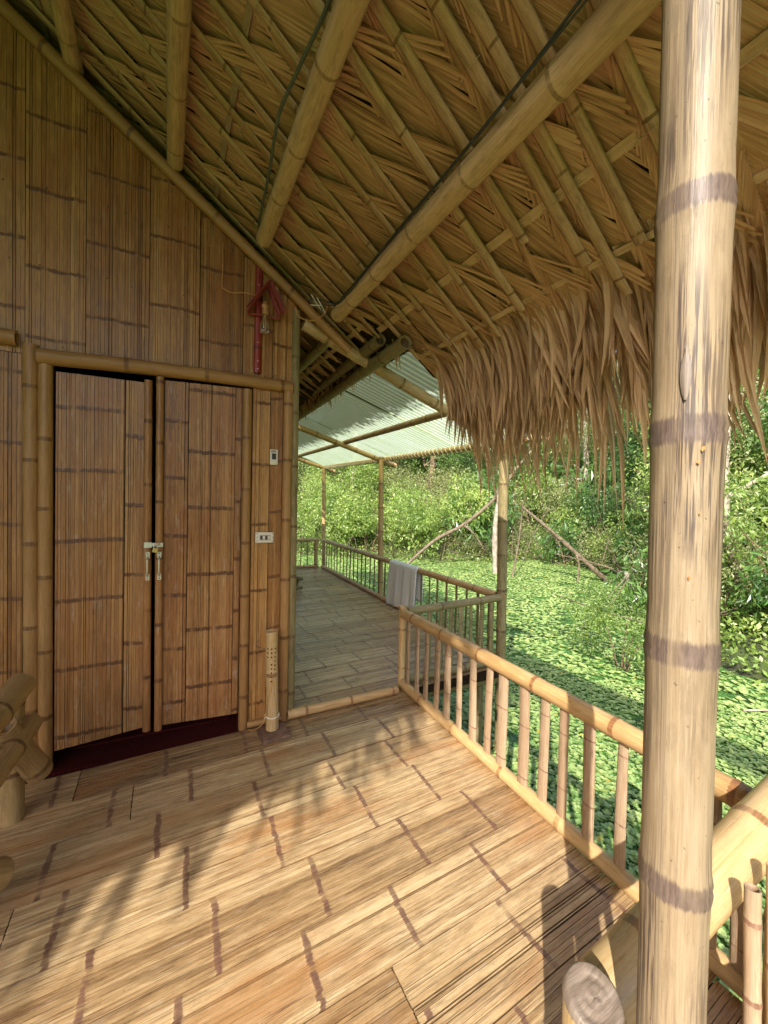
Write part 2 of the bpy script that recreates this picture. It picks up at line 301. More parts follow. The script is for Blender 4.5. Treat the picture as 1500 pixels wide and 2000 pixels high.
def crushed(O, Ld, W, length, width, spacing, phase, seed, depth=0.008, gapw=0.0011, sw=(0.008, 0.02), nw=0.009, warp=0.003, rough=0.0012, ztop=None):
    """flattened culm: narrow split strips side by side, node scars across. O corner, Ld along, W across; N out"""
    r = np.random.default_rng(seed); mb = MB()
    O = np.asarray(O, float); Ld = nrm(Ld); W = nrm(W); Nn = np.cross(Ld, W); 
    if ztop is not None and Nn@np.asarray(ztop) < 0: Nn = -Nn; flip = True
    else: flip = False
    base_t = r.uniform(0.22, 0.75); wob = r.uniform(0, 6.3, 3)
    nodes = []; p = phase
    while p < length: 
        if p > 0.02: nodes.append(p+r.uniform(-0.02, 0.02))
        p += spacing*r.uniform(0.88, 1.12)
    y = 0.0; drift = 0.0
    while y < width-0.003:
        w_ = min(r.uniform(*sw), width-y)
        if width-y-w_ < 0.005: w_ = width-y
        uu_ = r.uniform(); g = gapw*0.3 if uu_ < 0.45 else (gapw*(0.6+r.uniform(0, .8)) if uu_ < .85 else gapw*r.uniform(1.6, 3.2))
        a, b = y+g*0.5, y+w_-g*0.5
        h = r.uniform(-rough, rough); tt = np.clip(base_t+r.normal(0, 0.17), 0, 1)
        drift = np.clip(drift+r.normal(0, 0.0012), -0.006, 0.006)
        e0, e1 = r.uniform(0, 0.0015), length-r.uniform(0, 0.0015)
        st = [(e0, 0, 0)]
        for q in nodes:
            q2 = q+drift+r.normal(0, .0016)+0.004*math.sin(y*14+wob[0])
            if q2-nw*3 < e0+0.01 or q2+nw*3 > e1-0.01: continue
            jw = r.uniform(.6, 1.5); st += [(q2-nw*2.2, 0, 0), (q2-nw*0.5*jw, 1, 0.0016), (q2+nw*0.5*jw, 1, 0.0012), (q2+nw*2.6, 0, 0)]
        st.append((e1, 0, 0))
        st = np.array(st); 
        hh = h+st[:, 2]+warp*np.sin(st[:, 0]*3.1+wob[1])*math.sin(y*9+wob[2])+0.0
        side = np.sin(st[:, 0]*5+wob[2])*0.0012*0
        n = len(st)
        P = np.empty((n, 4, 3)); G = np.empty((n, 4, 3))
        cr = 0.0007
        for k, (yy, dz) in enumerate(((a, -depth), (a, 0), (b, 0), (b, -depth))):
            P[:, k] = O+np.outer(st[:, 0], Ld)+W*yy+np.outer(np.where(dz < 0, dz, hh), Nn)
            G[:, k, 0] = st[:, 0]; G[:, k, 1] = yy+(0.01 if k in (0, 3) else 0); G[:, k, 2] = seed*0.137
        i = np.arange(n-1)[:, None]*4
        F = np.concatenate([i+np.array([k, k+1, k+5, k+4]) for k in range(3)])
        if flip: F = F[:, ::-1]
        NDm = np.repeat(st[:, 1][:, None], 4, axis=1).astype(float); NDm[:, (0, 3)] = .85; TTm = np.full((n, 4), tt); TTm[:, (0, 3)] = 0
        mb.add(P, F, G, TTm.ravel(), NDm.ravel())
        for e in (0, n-1):
            mb.add(P[e], [(0, 1, 2, 3)] if (e == 0) ^ flip else [(3, 2, 1, 0)], G[e], tt*0.6)
        y += w_
    return mb

def pole_mb(mb, p0, p1, r0, r1=None, spacing=0.3, seg=14, bow=0.0, seed=0, cap=(1, 1), bulge=0.07, nwid=0.012, phase=None, tint=None, a0=0, a1=2*math.pi, bowdir=None, mi=0, flat=1.0, jit=0.0, flatu=1.0, sulcus=None, nodes=None):
    r = np.random.default_rng(seed+1000)
    p0 = np.asarray(p0, float); p1 = np.asarray(p1, float); r1 = r1 or r0
    d = p1-p0; Ln = np.linalg.norm(d); d = d/Ln
    u = nrm(np.cross(d, (0, 0, 1) if abs(d[2]) < 0.9 else (0, 1, 0))); v = np.cross(u, d)
    if bowdir is None: bowdir = u*r.uniform(-1, 1)+v*r.uniform(-0.3, 1)
    bowdir = nrm(bowdir)
    s = [(0, 0, 1), (0.004, 0, 1)] ; p = spacing*r.uniform(0.2, 0.9) if phase is None else phase
    nq = list(nodes) if nodes else None
    if nq: p = nq.pop(0)
    while p < Ln-0.03:
        if p > 0.03:
            s += [(p-nwid*3.2, 0, 1.0), (p-nwid*1.1, 0.35, 1+bulge*0.35), (p-nwid*0.35, 1, 1+bulge), (p, 1, 1+bulge*0.45), (p+nwid*0.4, 1, 1+bulge*0.9), (p+nwid*1.2, 0.3, 1.0+bulge*0.2), (p+nwid*3.4, 0, 0.99)]
        p = (nq.pop(0) if nq else 1e9) if nodes else p+spacing*r.uniform(0.9, 1.1)
    if sulcus: s += [(q*.03, 0, 1) for q in range(1, int(Ln/.03)) if all(abs(q*.03-x[0]) > .05 for x in s if x[1] > 0)]
    s += [(Ln-0.004, 0, 1), (Ln, 0, 1)]
    s = np.array(sorted(x for x in s if 0 <= x[0] <= Ln)); n = len(s)
    full = abs(a1-a0-2*math.pi) < 1e-6
    th = np.linspace(a0, a1, seg, endpoint=not full) if not full else np.linspace(0, 2*math.pi, seg, endpoint=False)
    if not full: seg = len(th)
    tt = s[:, 0]/Ln; rad = (r0+(r1-r0)*tt)*s[:, 2]
    # kinks at nodes
    cpos = p0+np.outer(s[:, 0], d)+np.outer(np.sin(tt*math.pi)*bow, bowdir)
    if jit: cpos += np.outer(np.sin(s[:, 0]*9+seed), u)*jit+np.outer(np.sin(s[:, 0]*7+seed*2), v)*jit
    ecc = 1+0.03*math.sin(seed)
    P = cpos[:, None]+rad[:, None, None]*(np.cos(th)[None, :, None]*u*ecc*flatu+np.sin(th)[None, :, None]*v*flat)
    G = np.empty((n, seg, 3)); G[..., 0] = s[:, 0][:, None]; G[..., 1] = (th*r0)[None]; G[..., 2] = (seed % 97)*0.31
    m = seg if full else seg-1
    i = np.arange(n-1)[:, None, None]*seg; j = np.arange(m)[None, :, None]; j2 = (j+1) % seg
    F = np.concatenate([i+j, i+j2, i+seg+j2, i+seg+j], axis=2).reshape(-1, 4)
    tn = r.uniform(0.35, 0.65) if tint is None else tint
    ND = np.repeat(s[:, 1], seg).reshape(n, seg)
    if sulcus:
        for q, (an, st_, wd_, s0_, s1_) in enumerate(sulcus):
            da = np.abs((th-an+math.pi) % (2*math.pi)-math.pi); al = ((s[:, 0] >= s0_) & (s[:, 0] <= s1_)).astype(float)
            ND = np.maximum(ND, al[:, None]*st_*np.exp(-(da/wd_)**2)[None])
    mb.add(P, F, G, tn, ND.ravel(), mi)
    if full:
        for e, c, sg in ((0, cap[0], -1), (n-1, cap[1], 1)):
            if c == 0: continue
            ring = P[e]; ctr = cpos[e]
            inner = ctr+(ring-ctr)*0.78; deep = inner-d*sg*(0.04 if c == 1 else 0.006); cc = ctr-d*sg*(0.04 if c == 1 else 0.012)
            Q = np.concatenate([ring, inner, deep, cc[None]])
            k = np.arange(seg); k2 = (k+1) % seg
            GG = np.concatenate([G[e], G[e]*[1, .5, 1], G[e]*[1, .4, 1], G[e][:1]])
            T = np.concatenate([np.full(seg, tn), np.full(seg, tn*1.2), np.full(seg, 0.1), [0.1]])
            D = np.concatenate([np.zeros(seg*2), np.full(seg+1, 0.9)]) if c == 1 else np.zeros(3*seg+1)
            f1 = np.stack([k, k2, seg+k2, seg+k], 1); f2 = np.stack([seg+k, seg+k2, 2*seg+k2, 2*seg+k], 1); f3 = np.stack([2*seg+k, 2*seg+k2, np.full(seg, 3*seg)], 1)
            if sg < 0: f1, f2, f3 = f1[:, ::-1], f2[:, ::-1], f3[:, ::-1]
            k0 = mb.k
            mb.add(Q, f1, GG, T, D, mi)
            mb.f.append(f2+k0); mb.mi.append(np.full(seg, mi)); mb.f.append(f3+k0); mb.mi.append(np.full(seg, mi))
def pole(name, p0, p1, r0, r1=None, mat='pole', parent=None, **kw):
    mb = MB(); kw.setdefault('seed', rnd.randrange(10000)); pole_mb(mb, p0, p1, r0, r1, **kw)
    return mb.build(name, M[mat], parent, smooth=True)

def tube(mb, pts, rad, seg=6, sub=6, mi=0, tint=0.5, nz=0.0, seed=0, cap=True):
    pts = np.asarray(pts, float); n = len(pts)
    rad = np.broadcast_to(np.asarray(rad, float), (n,))
    T = np.linspace(0, n-1, (n-1)*sub+1); out = []
    for t_ in T:
        i = min(int(t_), n-2); f = t_-i
        q0, q1, q2, q3 = pts[max(i-1, 0)], pts[i], pts[i+1], pts[min(i+2, n-1)]
        out.append(0.5*((2*q1)+(-q0+q2)*f+(2*q0-5*q1+4*q2-q3)*f*f+(-q0+3*q1-3*q2+q3)*f**3))
    C_ = np.array(out); R_ = np.interp(T, np.arange(n), rad)
    if nz:
        r = np.random.default_rng(seed); R_ = R_*(1+r.normal(0, nz, len(R_))); C_ = C_+r.normal(0, nz*0.3, C_.shape)*R_[:, None]
    tg = np.gradient(C_, axis=0); tg /= np.linalg.norm(tg, axis=1)[:, None]+1e-9
    up = np.array([0.13, 0.21, 0.97]); u = np.cross(tg, up); u /= np.linalg.norm(u, axis=1)[:, None]+1e-9; v = np.cross(tg, u)
    th = np.linspace(0, 2*math.pi, seg, endpoint=False)
    P = C_[:, None]+R_[:, None, None]*(np.cos(th)[None, :, None]*u[:, None]+np.sin(th)[None, :, None]*v[:, None])
    m = len(C_); i = np.arange(m-1)[:, None, None]*seg; j = np.arange(seg)[None, :, None]; j2 = (j+1) % seg
    F = np.concatenate([i+j, i+j2, i+seg+j2, i+seg+j], axis=2).reshape(-1, 4)
    mb.add(P, F, None, tint, 0, mi)
    if cap:
        mb.add(P[0], [tuple(range(seg))], None, tint, 0, mi); mb.add(P[-1], [tuple(range(seg))[::-1]], None, tint, 0, mi)

# ------------------------------------------------------------------ terrain, pond, deck
WZ = -0.9; YW = 2.72
shore = [(-60, -30), (-2.0, -30), (9.0, -12), (10.5, -3), (10.0, 1.0), (7.2, 2.2), (7.0, 3.4), (9.2, 4.6), (11.0, 6.6), (12.4, 8.3), (13.9, 10.6), (13.9, 13.0), (11.3, 13.1), (8.9, 14.5), (6.4, 16.0), (4.4, 17.3), (0, 19), (-8, 20), (-14, 12), (-16, 0), (-20, -20)]
SH = np.array(shore[1:], float)
def shore_dist(x, y):
    """signed distance, positive on land"""
    x = np.asarray(x, float); y = np.asarray(y, float); d = np.full(x.shape, 1e9); ins = np.zeros(x.shape, bool)
    for k in range(len(SH)):
        a = SH[k]; b = SH[(k+1) % len(SH)]; e = b-a
        t_ = np.clip(((x-a[0])*e[0]+(y-a[1])*e[1])/(e@e), 0, 1)
        d = np.minimum(d, np.hypot(x-a[0]-t_*e[0], y-a[1]-t_*e[1]))
        c = ((a[1] > y) != (b[1] > y)) & (x < (b[0]-a[0])*(y-a[1])/(b[1]-a[1]+1e-12)+a[0]); ins ^= c
    return np.where(ins, -d, d)
def ground_z(x, y):
    d = shore_dist(x, y)
    w_ = 0.12*np.sin(x*1.3+y*0.7)+0.1*np.sin(x*0.6-y*1.9)
    return np.where(d > 0, WZ-0.05+0.35*np.minimum(d, 1.0)+np.minimum(np.maximum(d-1, 0), 17)*0.50*(1+w_), WZ-0.05+0.5*np.maximum(d, -1.5))
gx = np.concatenate([np.linspace(-150, -22, 17), np.linspace(-20, 40, 121), np.linspace(44, 200, 20)])
gy = np.concatenate([np.linspace(-150, -32, 14), np.linspace(-30, 45, 126), np.linspace(50, 200, 20)])
GX, GY = np.meshgrid(gx, gy); GZ = ground_z(GX, GY)
mb = MB(); nx, ny = len(gx), len(gy)
i = (np.arange(ny-1)[:, None]*nx+np.arange(nx-1)[None]).ravel()
mb.add(np.stack([GX, GY, GZ], -1), np.stack([i, i+1, i+nx+1, i+nx], 1))
tag(mb.build('ground', M['ground'], smooth=True), 'leaf covered earth bank rising beyond the green pond', kind='structure')
mb = MB(); mb.add([(-40, -40, WZ), (30, -40, WZ), (30, 25, WZ), (-40, 25, WZ)], [(0, 1, 2, 3)])
tag(mb.build('pond_water', M['water']), 'dark pond water carpeted with floating green plants', kind='structure')

def lettuce(n_sp, x0, x1, y0, y1, leaves, size, fn, seed):
    r = np.random.default_rng(seed)
    xs, ys = np.meshgrid(np.arange(x0, x1, n_sp), np.arange(y0, y1, n_sp)); xs = xs.ravel()+r.uniform(-.55, .55, xs.size)*n_sp; ys = ys.ravel()+r.uniform(-.55, .55, ys.size)*n_sp
    keep = fn(xs, ys) & (shore_dist(xs, ys) < 0.05)
    gap = np.sin(xs*2.1+np.sin(ys*1.7)*2)*np.sin(ys*2.6+np.sin(xs*1.1)*2)
    keep &= (gap > -0.74) | (r.uniform(size=xs.size) < 0.3)
    xs = xs[keep]; ys = ys[keep]; n = len(xs); K = n*leaves
    cx = np.repeat(xs, leaves); cy = np.repeat(ys, leaves); s = np.repeat(size*r.uniform(0.6, 1.25, n), leaves)*r.uniform(0.75, 1.15, K)
    ph = np.tile(np.arange(leaves)*2*math.pi/leaves, n)+np.repeat(r.uniform(0, 6.3, n), leaves)+r.normal(0, 0.2, K)
    el = r.uniform(0.02, 0.5, K); tz = np.repeat(np.clip(r.normal(0.5, 0.22, n), 0, 1), leaves)+r.normal(0, 0.08, K)
    d = np.stack([np.cos(ph)*np.cos(el), np.sin(ph)*np.cos(el), np.sin(el)], 1); sd = np.stack([-np.sin(ph), np.cos(ph), np.zeros(K)], 1)
    nn = np.cross(d, sd)
    c = np.stack([cx, cy, np.full(K, WZ+0.008)+r.uniform(0, 0.012, K)], 1)
    prof = [(0.05, -0.10, 0), (0.05, 0.10, 0), (0.62, 0.50, 0.10), (0.62, -0.50, 0.10), (1.0, 0.30, 0.04), (1.0, -0.30, 0.04), (0.7, 0, -0.03)]
    P = np.stack([c+d*(s*a)[:, None]+sd*(s*b)[:, None]+nn*(s*h)[:, None] for a, b, h in prof], 1)
    k = np.arange(K)[:, None]*7
    F = np.concatenate([k+np.array(q) for q in ((0, 1, 6), (1, 2, 6), (2, 4, 6), (4, 5, 6), (5, 3, 6), (3, 0, 6))])
    return P.reshape(-1, 3), F, np.repeat(np.clip(tz, 0, 0.96)+(r.uniform(size=K) > 0.991)*0.4, 7)
deckout = lambda x, y: (x > 1.45) & ((x > 2.55) | (y < 2.95))
mb = MB()
near = lambda x, y: deckout(x, y) & (np.hypot(x, y) < 6.5)
P_, F_, T_ = lettuce(0.047, 1.4, 6.6, -0.6, 6.6, 5, 0.034, near, 3); mb.add(P_, F_, None, T_)
midf = lambda x, y: (np.hypot(x, y) >= 6.4) & (x > .18*y) & (y > .10*x)
P_, F_, T_ = lettuce(0.085, 0.5, 15, .5, 18, 5, 0.052, midf, 4); mb.add(P_, F_, None, T_)
tag(mb.build('water_lettuce', M['lettuce']), 'floating rosettes of pale green water lettuce covering the pond', kind='stuff')

# decks: crushed bamboo boards laid across joists
FD = nrm((0.998, 0.069, 0)); FP = nrm((-0.069, 0.998, 0))
def deck(name, label, x0, x1, seed, widths, phases={}, coarse=False):
    s0, s1 = widths[0], widths[-1]
    r = np.random.default_rng(seed); mb = MB()
    c = (x0+x1)/2; 
    box(mb, np.array([(x0+x1)/2, (s0+s1)/2+.03, -0.028]), X_, Y_, Z_, (x1-x0)/2-0.02, (s1-s0)/2-0.04, 0.014)
    base = tag(mb.build(name, M['backing']), label, kind='structure')
    for row in range(len(widths)-1):
        s = widths[row]; wd = widths[row+1]-s; off = 0.069*(s+wd/2)
        x = xa = (x0+off)/.998; xb = (x1+off)/.998; first = True; ph0 = phases.get(round(s, 2), r.uniform(0, .41))
        while x < xb-0.05:
            ln = r.uniform(1.9, 2.9) if not first else r.uniform(1.2, 2.4); first = False
            if x+ln > xb-0.6: ln = xb-x
            b = crushed(FD*x+FP*(s+0.0015)+Z_*r.uniform(-0.0015, 0.001), FD, FP, ln-0.003, wd-0.0035, 0.405, (ph0-x) % .41, seed*1000+row*17+int(x*10)+50,
                        gapw=0.0026, sw=(0.008, 0.024) if not coarse else (0.018, 0.04), ztop=Z_, nw=0.0075, warp=0.0025)
            b.build('floor_board', M['floor'], base)
            x += ln
    return base
deck('deck_floor', 'near veranda floor of flattened honey coloured bamboo boards', -2.6, 1.535, 5, [-1.6, -1.32, -1.05, -.79, -.52, -.24, .03, .28, .54, .80, 1.06, 1.30, 1.57, 1.86, 2.14, 2.40, 2.655], {1.57: .08, 1.3: .22, 1.06: .45, 1.86: .02, 2.14: .15, .8: .30})
deck('walkway_floor', 'shaded side walkway floor of pale flattened bamboo boards', 0.60, 2.70, 6, [2.655]+[2.88+.235*k for k in range(26)], coarse=True)
mb = MB()
for x, y in ((1.50, -1.2), (1.5, 0.5), (1.50, 1.7), (2.55, 3.1), (2.62, 4.6), (2.62, 7.2), (0.2, 0.3), (0.7, 6)):
    pole_mb(mb, (x, y, -1.7), (x, y, -0.045), 0.05, seed=int(x*10+y*7), spacing=0.33, cap=(0, 0))
for y in (-1.5, 0.0, 1.3, 2.6):
    pole_mb(mb, (-2.5, y, -0.10), (1.52, y, -0.10), 0.045, seed=int(y*10)+80)
for y in (2.85, 4.4, 6.0, 7.6, 8.8):
    pole_mb(mb, (0.6, y, -0.10), (2.72, y, -0.10), 0.045, seed=int(y*10)+90)
tag(mb.build('deck_stilts', M['green'], smooth=True), 'mossy bamboo stilts and joists under the veranda floors', kind='structure')

# ------------------------------------------------------------------ the hut
hut = empty('bamboo_hut', 'bamboo hut with crushed bamboo front wall, double door and palm thatch roof', 'hut')
wallm = MB()
def wbox(x0, x1, z0, z1, y=YW+0.03): box(wallm, ((x0+x1)/2, y, (z0+z1)/2), X_, Y_, Z_, (x1-x0)/2, 0.012, (z1-z0)/2)
def gable_z(x): return 3.966-0.7213*(x+0.938)
# backing with a door opening
wbox(-4.5, -0.715, -0.03, 2.23); wbox(0.255, 0.60, -0.03, 2.23)
gx0 = -4.5
for k in range(16):
    a = -4.5+k*5.1/16; b = a+5.1/16; zt = min(gable_z(b), gable_z(-1.96-(a+1.96)) if a < -1.96 else 9)
    if zt > 2.33: wbox(a, b, 2.231, zt)
wall = wallm.build('front_wall', M['backing'], hut)
mb = MB(); box(mb, (0.570, (YW+8.6)/2+0.03, 1.40), X_, Y_, Z_, 0.012, (8.6-YW)/2, 1.44)
mb3 = MB(); box(mb3, (-4.5, 5.6, 1.2), X_, Y_, Z_, 0.012, 3.0, 1.6); mb3.build('side_wall', M['backing'], hut)
mb2 = MB()
for k in range(12):
    a = -4.5+k*5.1/12; b = a+5.1/12; m_ = (a+b)/2; zt = 3.966-.7213*(m_+.938) if m_ > -1.96 else 3.966-.7213*(-3.92-m_+.938); box(mb2, (m_, 8.55, zt/2+.0), X_, Y_, Z_, (b-a)/2, .012, zt/2+.12)
mb2.build('back_wall', M['backing'], hut)
side = mb.build('side_wall', M['backing'], hut)
def vboards(parent, edges, z0, z1f, mat, seed, y=YW, name='wall_board', spacing=0.38, sw=(0.009, 0.021), ztf=None):
    for k in range(len(edges)-1):
        a, b = edges[k], edges[k+1]; zt = z1f(b-0.01) if callable(z1f) else z1f
        z0_ = z0(a, b) if callable(z0) else z0
        if zt-z0_ < 0.05: continue
        m_ = crushed((a+0.0015, y-rnd.uniform(0, 0.003), z0_), Z_, X_, zt-z0_-0.002, b-a-0.003, spacing, rnd.uniform(0.03, 0.26), seed+k, ztop=-Y_, sw=sw, nw=0.007, warp=0.002, gapw=0.0016)
        m_.build(name, M[mat], parent)
up = [-2.7, -2.48, -2.25, -2.03, -1.80, -1.58, -1.33, -1.09, -0.836, -0.575, -0.270, -0.003, 0.253, 0.44, 0.598]
# upper boards follow the slanting gable: pieces rise to the roof pole
def up_top(b): return gable_z(b)-0.0
for k in range(len(up)-1):
    a, b = up[k], up[k+1]; ns = 2 if b-a > 0.2 else 1
    z0_ = 2.25
    zt = min(gable_z(a), 4.35)
    m_ = crushed((a+0.0015, YW-rnd.uniform(0, 0.003), z0_), Z_, X_, zt-z0_, b-a-0.003, 0.385, 0.03+0.2*(k % 2)+rnd.uniform(0, 0.08), 300+k, ztop=-Y_, sw=(0.009, 0.021), nw=0.007, warp=0.002, gapw=0.0016)
    # trim along the gable line
    lim = lambda x: gable_z(x)+0.004
    for V in m_.v:
        V[:, 2] = np.minimum(V[:, 2], lim(V[:, 0]))
    m_.build('wall_board', M['wall'], wall)
vboards(wall, [-2.7, -2.45, -2.2, -1.95, -1.7, -1.45, -1.2, -1.0, -0.842], 0.0, 2.249, 'wall', 400)
vboards(wall, [0.318, 0.43, 0.515], 0.0, 2.249, 'wall', 430, sw=(0.012, 0.03))
# side wall boards
for k in range(24):
    y0 = YW+0.06+k*0.24
    m_ = crushed((0.590, y0+0.002, 0.0), Z_, Y_, 2.8, 0.236, 0.38, rnd.uniform(0.03, 0.25), 700+k, ztop=X_, sw=(0.02, 0.04), nw=0.007, gapw=0.0016)
    m_.build('wall_board', M['wall'], side)
# half round frame poles
pole('frame_post', (-0.800, YW, -0.02), (-0.810, YW, 2.30), 0.036, mat='frame', parent=hut, spacing=0.42)
pole('frame_post', (-0.742, YW-0.004, -0.02), (-0.748, YW-0.004, 2.21), 0.033, mat='frame', parent=hut, spacing=0.40)
pole('frame_post', (0.288, YW-0.004, -0.02), (0.284, YW-0.004, 2.22), 0.030, mat='frame', parent=hut, spacing=0.36)
pole('frame_post', (0.545, YW-0.006, -0.02), (0.548, YW-0.004, 2.28), 0.033, mat='frame', parent=hut, spacing=0.40)
pole('corner_post', (0.601, YW+0.01, -0.02), (0.592, YW+0.01, 2.80), 0.030, mat='green', parent=hut, spacing=0.38)
pole('lintel', (-0.775, YW-0.022, 2.240), (0.570, YW-0.015, 2.272), 0.042, 0.037, mat='frame', parent=hut, spacing=0.46, phase=0.4, bow=0.012, bowdir=(0, 0, 1))
pole('wall_rail', (-2.8, YW-0.016, 2.345), (-0.862, YW-0.016, 2.318), 0.040, mat='frame', parent=hut, spacing=0.4)
pole('gable_pole', (-1.95, YW-0.02, 4.69), (0.97, YW-0.03, 2.585), 0.036, 0.033, mat='frame', parent=hut, spacing=0.52, bow=0.02, bowdir=(0, 0, 1))
pole('gable_pole', (-1.95, YW-0.02, 4.69), (-4.6, YW-0.02, 2.78), 0.036, mat='frame', parent=hut)
# joint sleeve and bottom trims
pole('wall_foot', (0.31, YW-0.02, 0.018), (0.56, YW-0.015, 0.02), 0.022, mat='frame', parent=hut)
pole('wall_foot', (-2.7, YW-0.02, 0.02), (-0.86, YW-0.02, 0.02), 0.024, mat='frame', parent=hut)
nm = MB()
for k in range(len(up)-1):
    xm = (up[k]+up[k+1])/2
    for z in (2.32, 2.72, 3.12):
        if z < gable_z(xm)-.1:
            for dx in (-.06, .05): box(nm, (xm+dx+rnd.uniform(-.02, .02), YW-.004, z+rnd.uniform(-.02, .02)), X_, Y_, Z_, .0028, .003, .0028)
tag(nm.build('nails', M['darkp'], hut), kind='stuff')
# doors
def door(x0, x1, z0a, z0b, z1a, z1b, edges, stile_x, stile_side, seed):
    mb = MB(); 
    mb.add([(x0+.01, YW+0.012, z0a), (x1-.01, YW+0.012, z0b), (x1-.01, YW+0.012, z1b-.01), (x0+.01, YW+0.012, z1a-.01), (x0+.01, YW+0.024, z0a), (x1-.01, YW+0.024, z0b), (x1-.01, YW+0.024, z1b-.01), (x0+.01, YW+0.024, z1a-.01)],
           [(0, 1, 2, 3), (7, 6, 5, 4), (0, 4, 5, 1), (1, 5, 6, 2), (2, 6, 7, 3), (3, 7, 4, 0)])
    dr = mb.build('door', M['backing'], hut)
    f = lambda x, a, b: a+(b-a)*(x-x0)/(x1-x0)
    for k in range(len(edges)-1):
        a, b = edges[k], edges[k+1]
        m_ = crushed((a+0.001, YW-0.001-0.002*(k % 2), 0.0), Z_, X_, 2.3, b-a-0.002, 0.355+0.02*(k % 2), 0.1+rnd.uniform(0, 0.25), seed+k, ztop=-Y_, sw=(0.007, 0.022), nw=0.008, warp=0.0025, gapw=0.0018)
        for V in m_.v: V[:, 2] = np.clip(V[:, 2], f(V[:, 0], z0a, z0b)+np.random.default_rng(seed).uniform(-.002, .002), f(V[:, 0], z1a, z1b))
        m_.build('door_board', M['door'], dr)
    pole('door_stile', (stile_x, YW-0.012, f(stile_x, z0a, z0b)-0.02), (stile_x-0.008, YW-0.012, f(stile_x, z1a, z1b)+0.012), 0.021, mat='door', parent=dr, spacing=0.37, seg=12)
    return dr
dl = door(-0.706, -0.238, 0.085, 0.13, 2.178, 2.180, [-0.706, -0.385, -0.283], -0.262, 1, 500)
drr = door(-0.218, 0.256, 0.12, 0.10, 2.208, 2.225, [-0.186, -0.055, 0.215, 0.254], -0.202, -1, 520)
tag(dl, 'left door leaf with wide flattened boards'); tag(drr, 'right door leaf with fine narrow splits')
def plate(name, mat, parent, x0, x1, z0, z1, y, th=0.006):
    mb = MB(); box(mb, ((x0+x1)/2, y-th/2, (z0+z1)/2), X_, Y_, Z_, (x1-x0)/2, th/2, (z1-z0)/2)
    o = mb.build(name, M[mat], parent); bv = o.modifiers.new('b', 'BEVEL'); bv.width = min(0.004, (x1-x0)*0.15, (z1-z0)*0.15, th*0.45); bv.segments = 2; return o
for px, par in ((-0.262, dl), (-0.202, drr)):
    mb = MB(); y = YW-0.040
    tube(mb, [(px, y+0.001, 1.165), (px, y-0.004, 1.155), (px, y-0.022, 1.14), (px, y-0.024, 1.10), (px, y-0.022, 1.06), (px, y-0.004, 1.045), (px, y+0.001, 1.035)], 0.0045, seg=8)
    box(mb, (px, y+0.001, 1.165), X_, Y_, Z_, 0.010, 0.0015, 0.018); box(mb, (px, y+0.001, 1.035), X_, Y_, Z_, 0.010, 0.0015, 0.018)
    for z in (1.174, 1.156, 1.044, 1.026): box(mb, (px, y-0.0015, z), X_, Y_, Z_, 0.003, 0.001, 0.003, mi=1)
    mb.build('door_handle', [M['steel'], M['darkp']], par, smooth=False)
mb = MB(); box(mb, (-0.262, YW-0.041, 1.225), X_, Y_, Z_, 0.020, 0.003, 0.016); box(mb, (-0.232, YW-0.044, 1.228), X_, Y_, Z_, 0.028, 0.002, 0.009)
mb.build('hasp', M['steel'], dl)
mb = MB(); box(mb, (-0.202, YW-0.041, 1.225), X_, Y_, Z_, 0.018, 0.003, 0.012); tube(mb, [(-0.215, YW-0.045, 1.22), (-0.218, YW-0.056, 1.228), (-0.205, YW-0.056, 1.232), (-0.198, YW-0.045, 1.225)], 0.003)
mb.build('hasp_staple', M['steel'], drr)
pad = empty('padlock', 'small brass padlock hanging from the hasp between the door leaves', 'padlock')
mb = MB(); box(mb, (-0.222, YW-0.062, 1.196), nrm((1, 0, -0.25)), Y_, nrm((0.25, 0, 1)), 0.014, 0.006, 0.012); mb.build('padlock_body', M['brass'], pad)
mb = MB(); tube(mb, [(-0.230, YW-0.062, 1.206), (-0.228, YW-0.062, 1.226), (-0.218, YW-0.062, 1.232), (-0.209, YW-0.062, 1.222), (-0.212, YW-0.062, 1.203)], 0.0022); mb.build('shackle', M['steel'], pad)
# dark interior floor with a red mat
mb = MB(); box(mb, (-1.96, 5.60, -0.02), X_, Y_, Z_, 2.5, 2.93, 0.010); mb.build('inner_floor', M['carpet'], hut)
mb = MB(); box(mb, (-0.23, YW+0.48, 0.0), X_, Y_, Z_, 0.44, 0.33, 0.006)
tag(mb.build('floor_mat', M['carpet']), 'dark red mat just inside the double door', 'mat')

# ------------------------------------------------------------------ thatch roof
g0 = np.array([-0.938, 2.719, 3.966]); RP_ = nrm((-0.069, 0.998, 0)); RN = nrm((0.585, 0.041, 0.81)); RS = np.cross(RP_, RN); RS *= np.sign(RS[0])
def RP(u, v, h): 
    u, v, h = np.broadcast_arrays(np.asarray(u, float), np.asarray(v, float), np.asarray(h, float))
    return g0+u[..., None]*RP_+v[..., None]*RS+h[..., None]*RN
U0, U1 = -4.22, 6.2; VR = -1.28
def slab(mb, pts_low, pts_high):
    a = np.concatenate([pts_low, pts_high]); mb.add(a, [(3, 2, 1, 0), (4, 5, 6, 7), (0, 1, 5, 4), (1, 2, 6, 5), (2, 3, 7, 6), (3, 0, 4, 7)])
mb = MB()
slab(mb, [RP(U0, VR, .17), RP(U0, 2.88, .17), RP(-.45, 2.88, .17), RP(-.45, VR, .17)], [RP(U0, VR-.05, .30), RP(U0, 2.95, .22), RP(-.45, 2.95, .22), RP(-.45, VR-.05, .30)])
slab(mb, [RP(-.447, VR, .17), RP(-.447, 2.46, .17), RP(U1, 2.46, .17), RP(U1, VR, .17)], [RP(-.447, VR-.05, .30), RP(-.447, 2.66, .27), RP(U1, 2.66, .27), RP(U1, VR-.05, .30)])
roof = mb.build('thatched_roof', M['roofback'], hut)
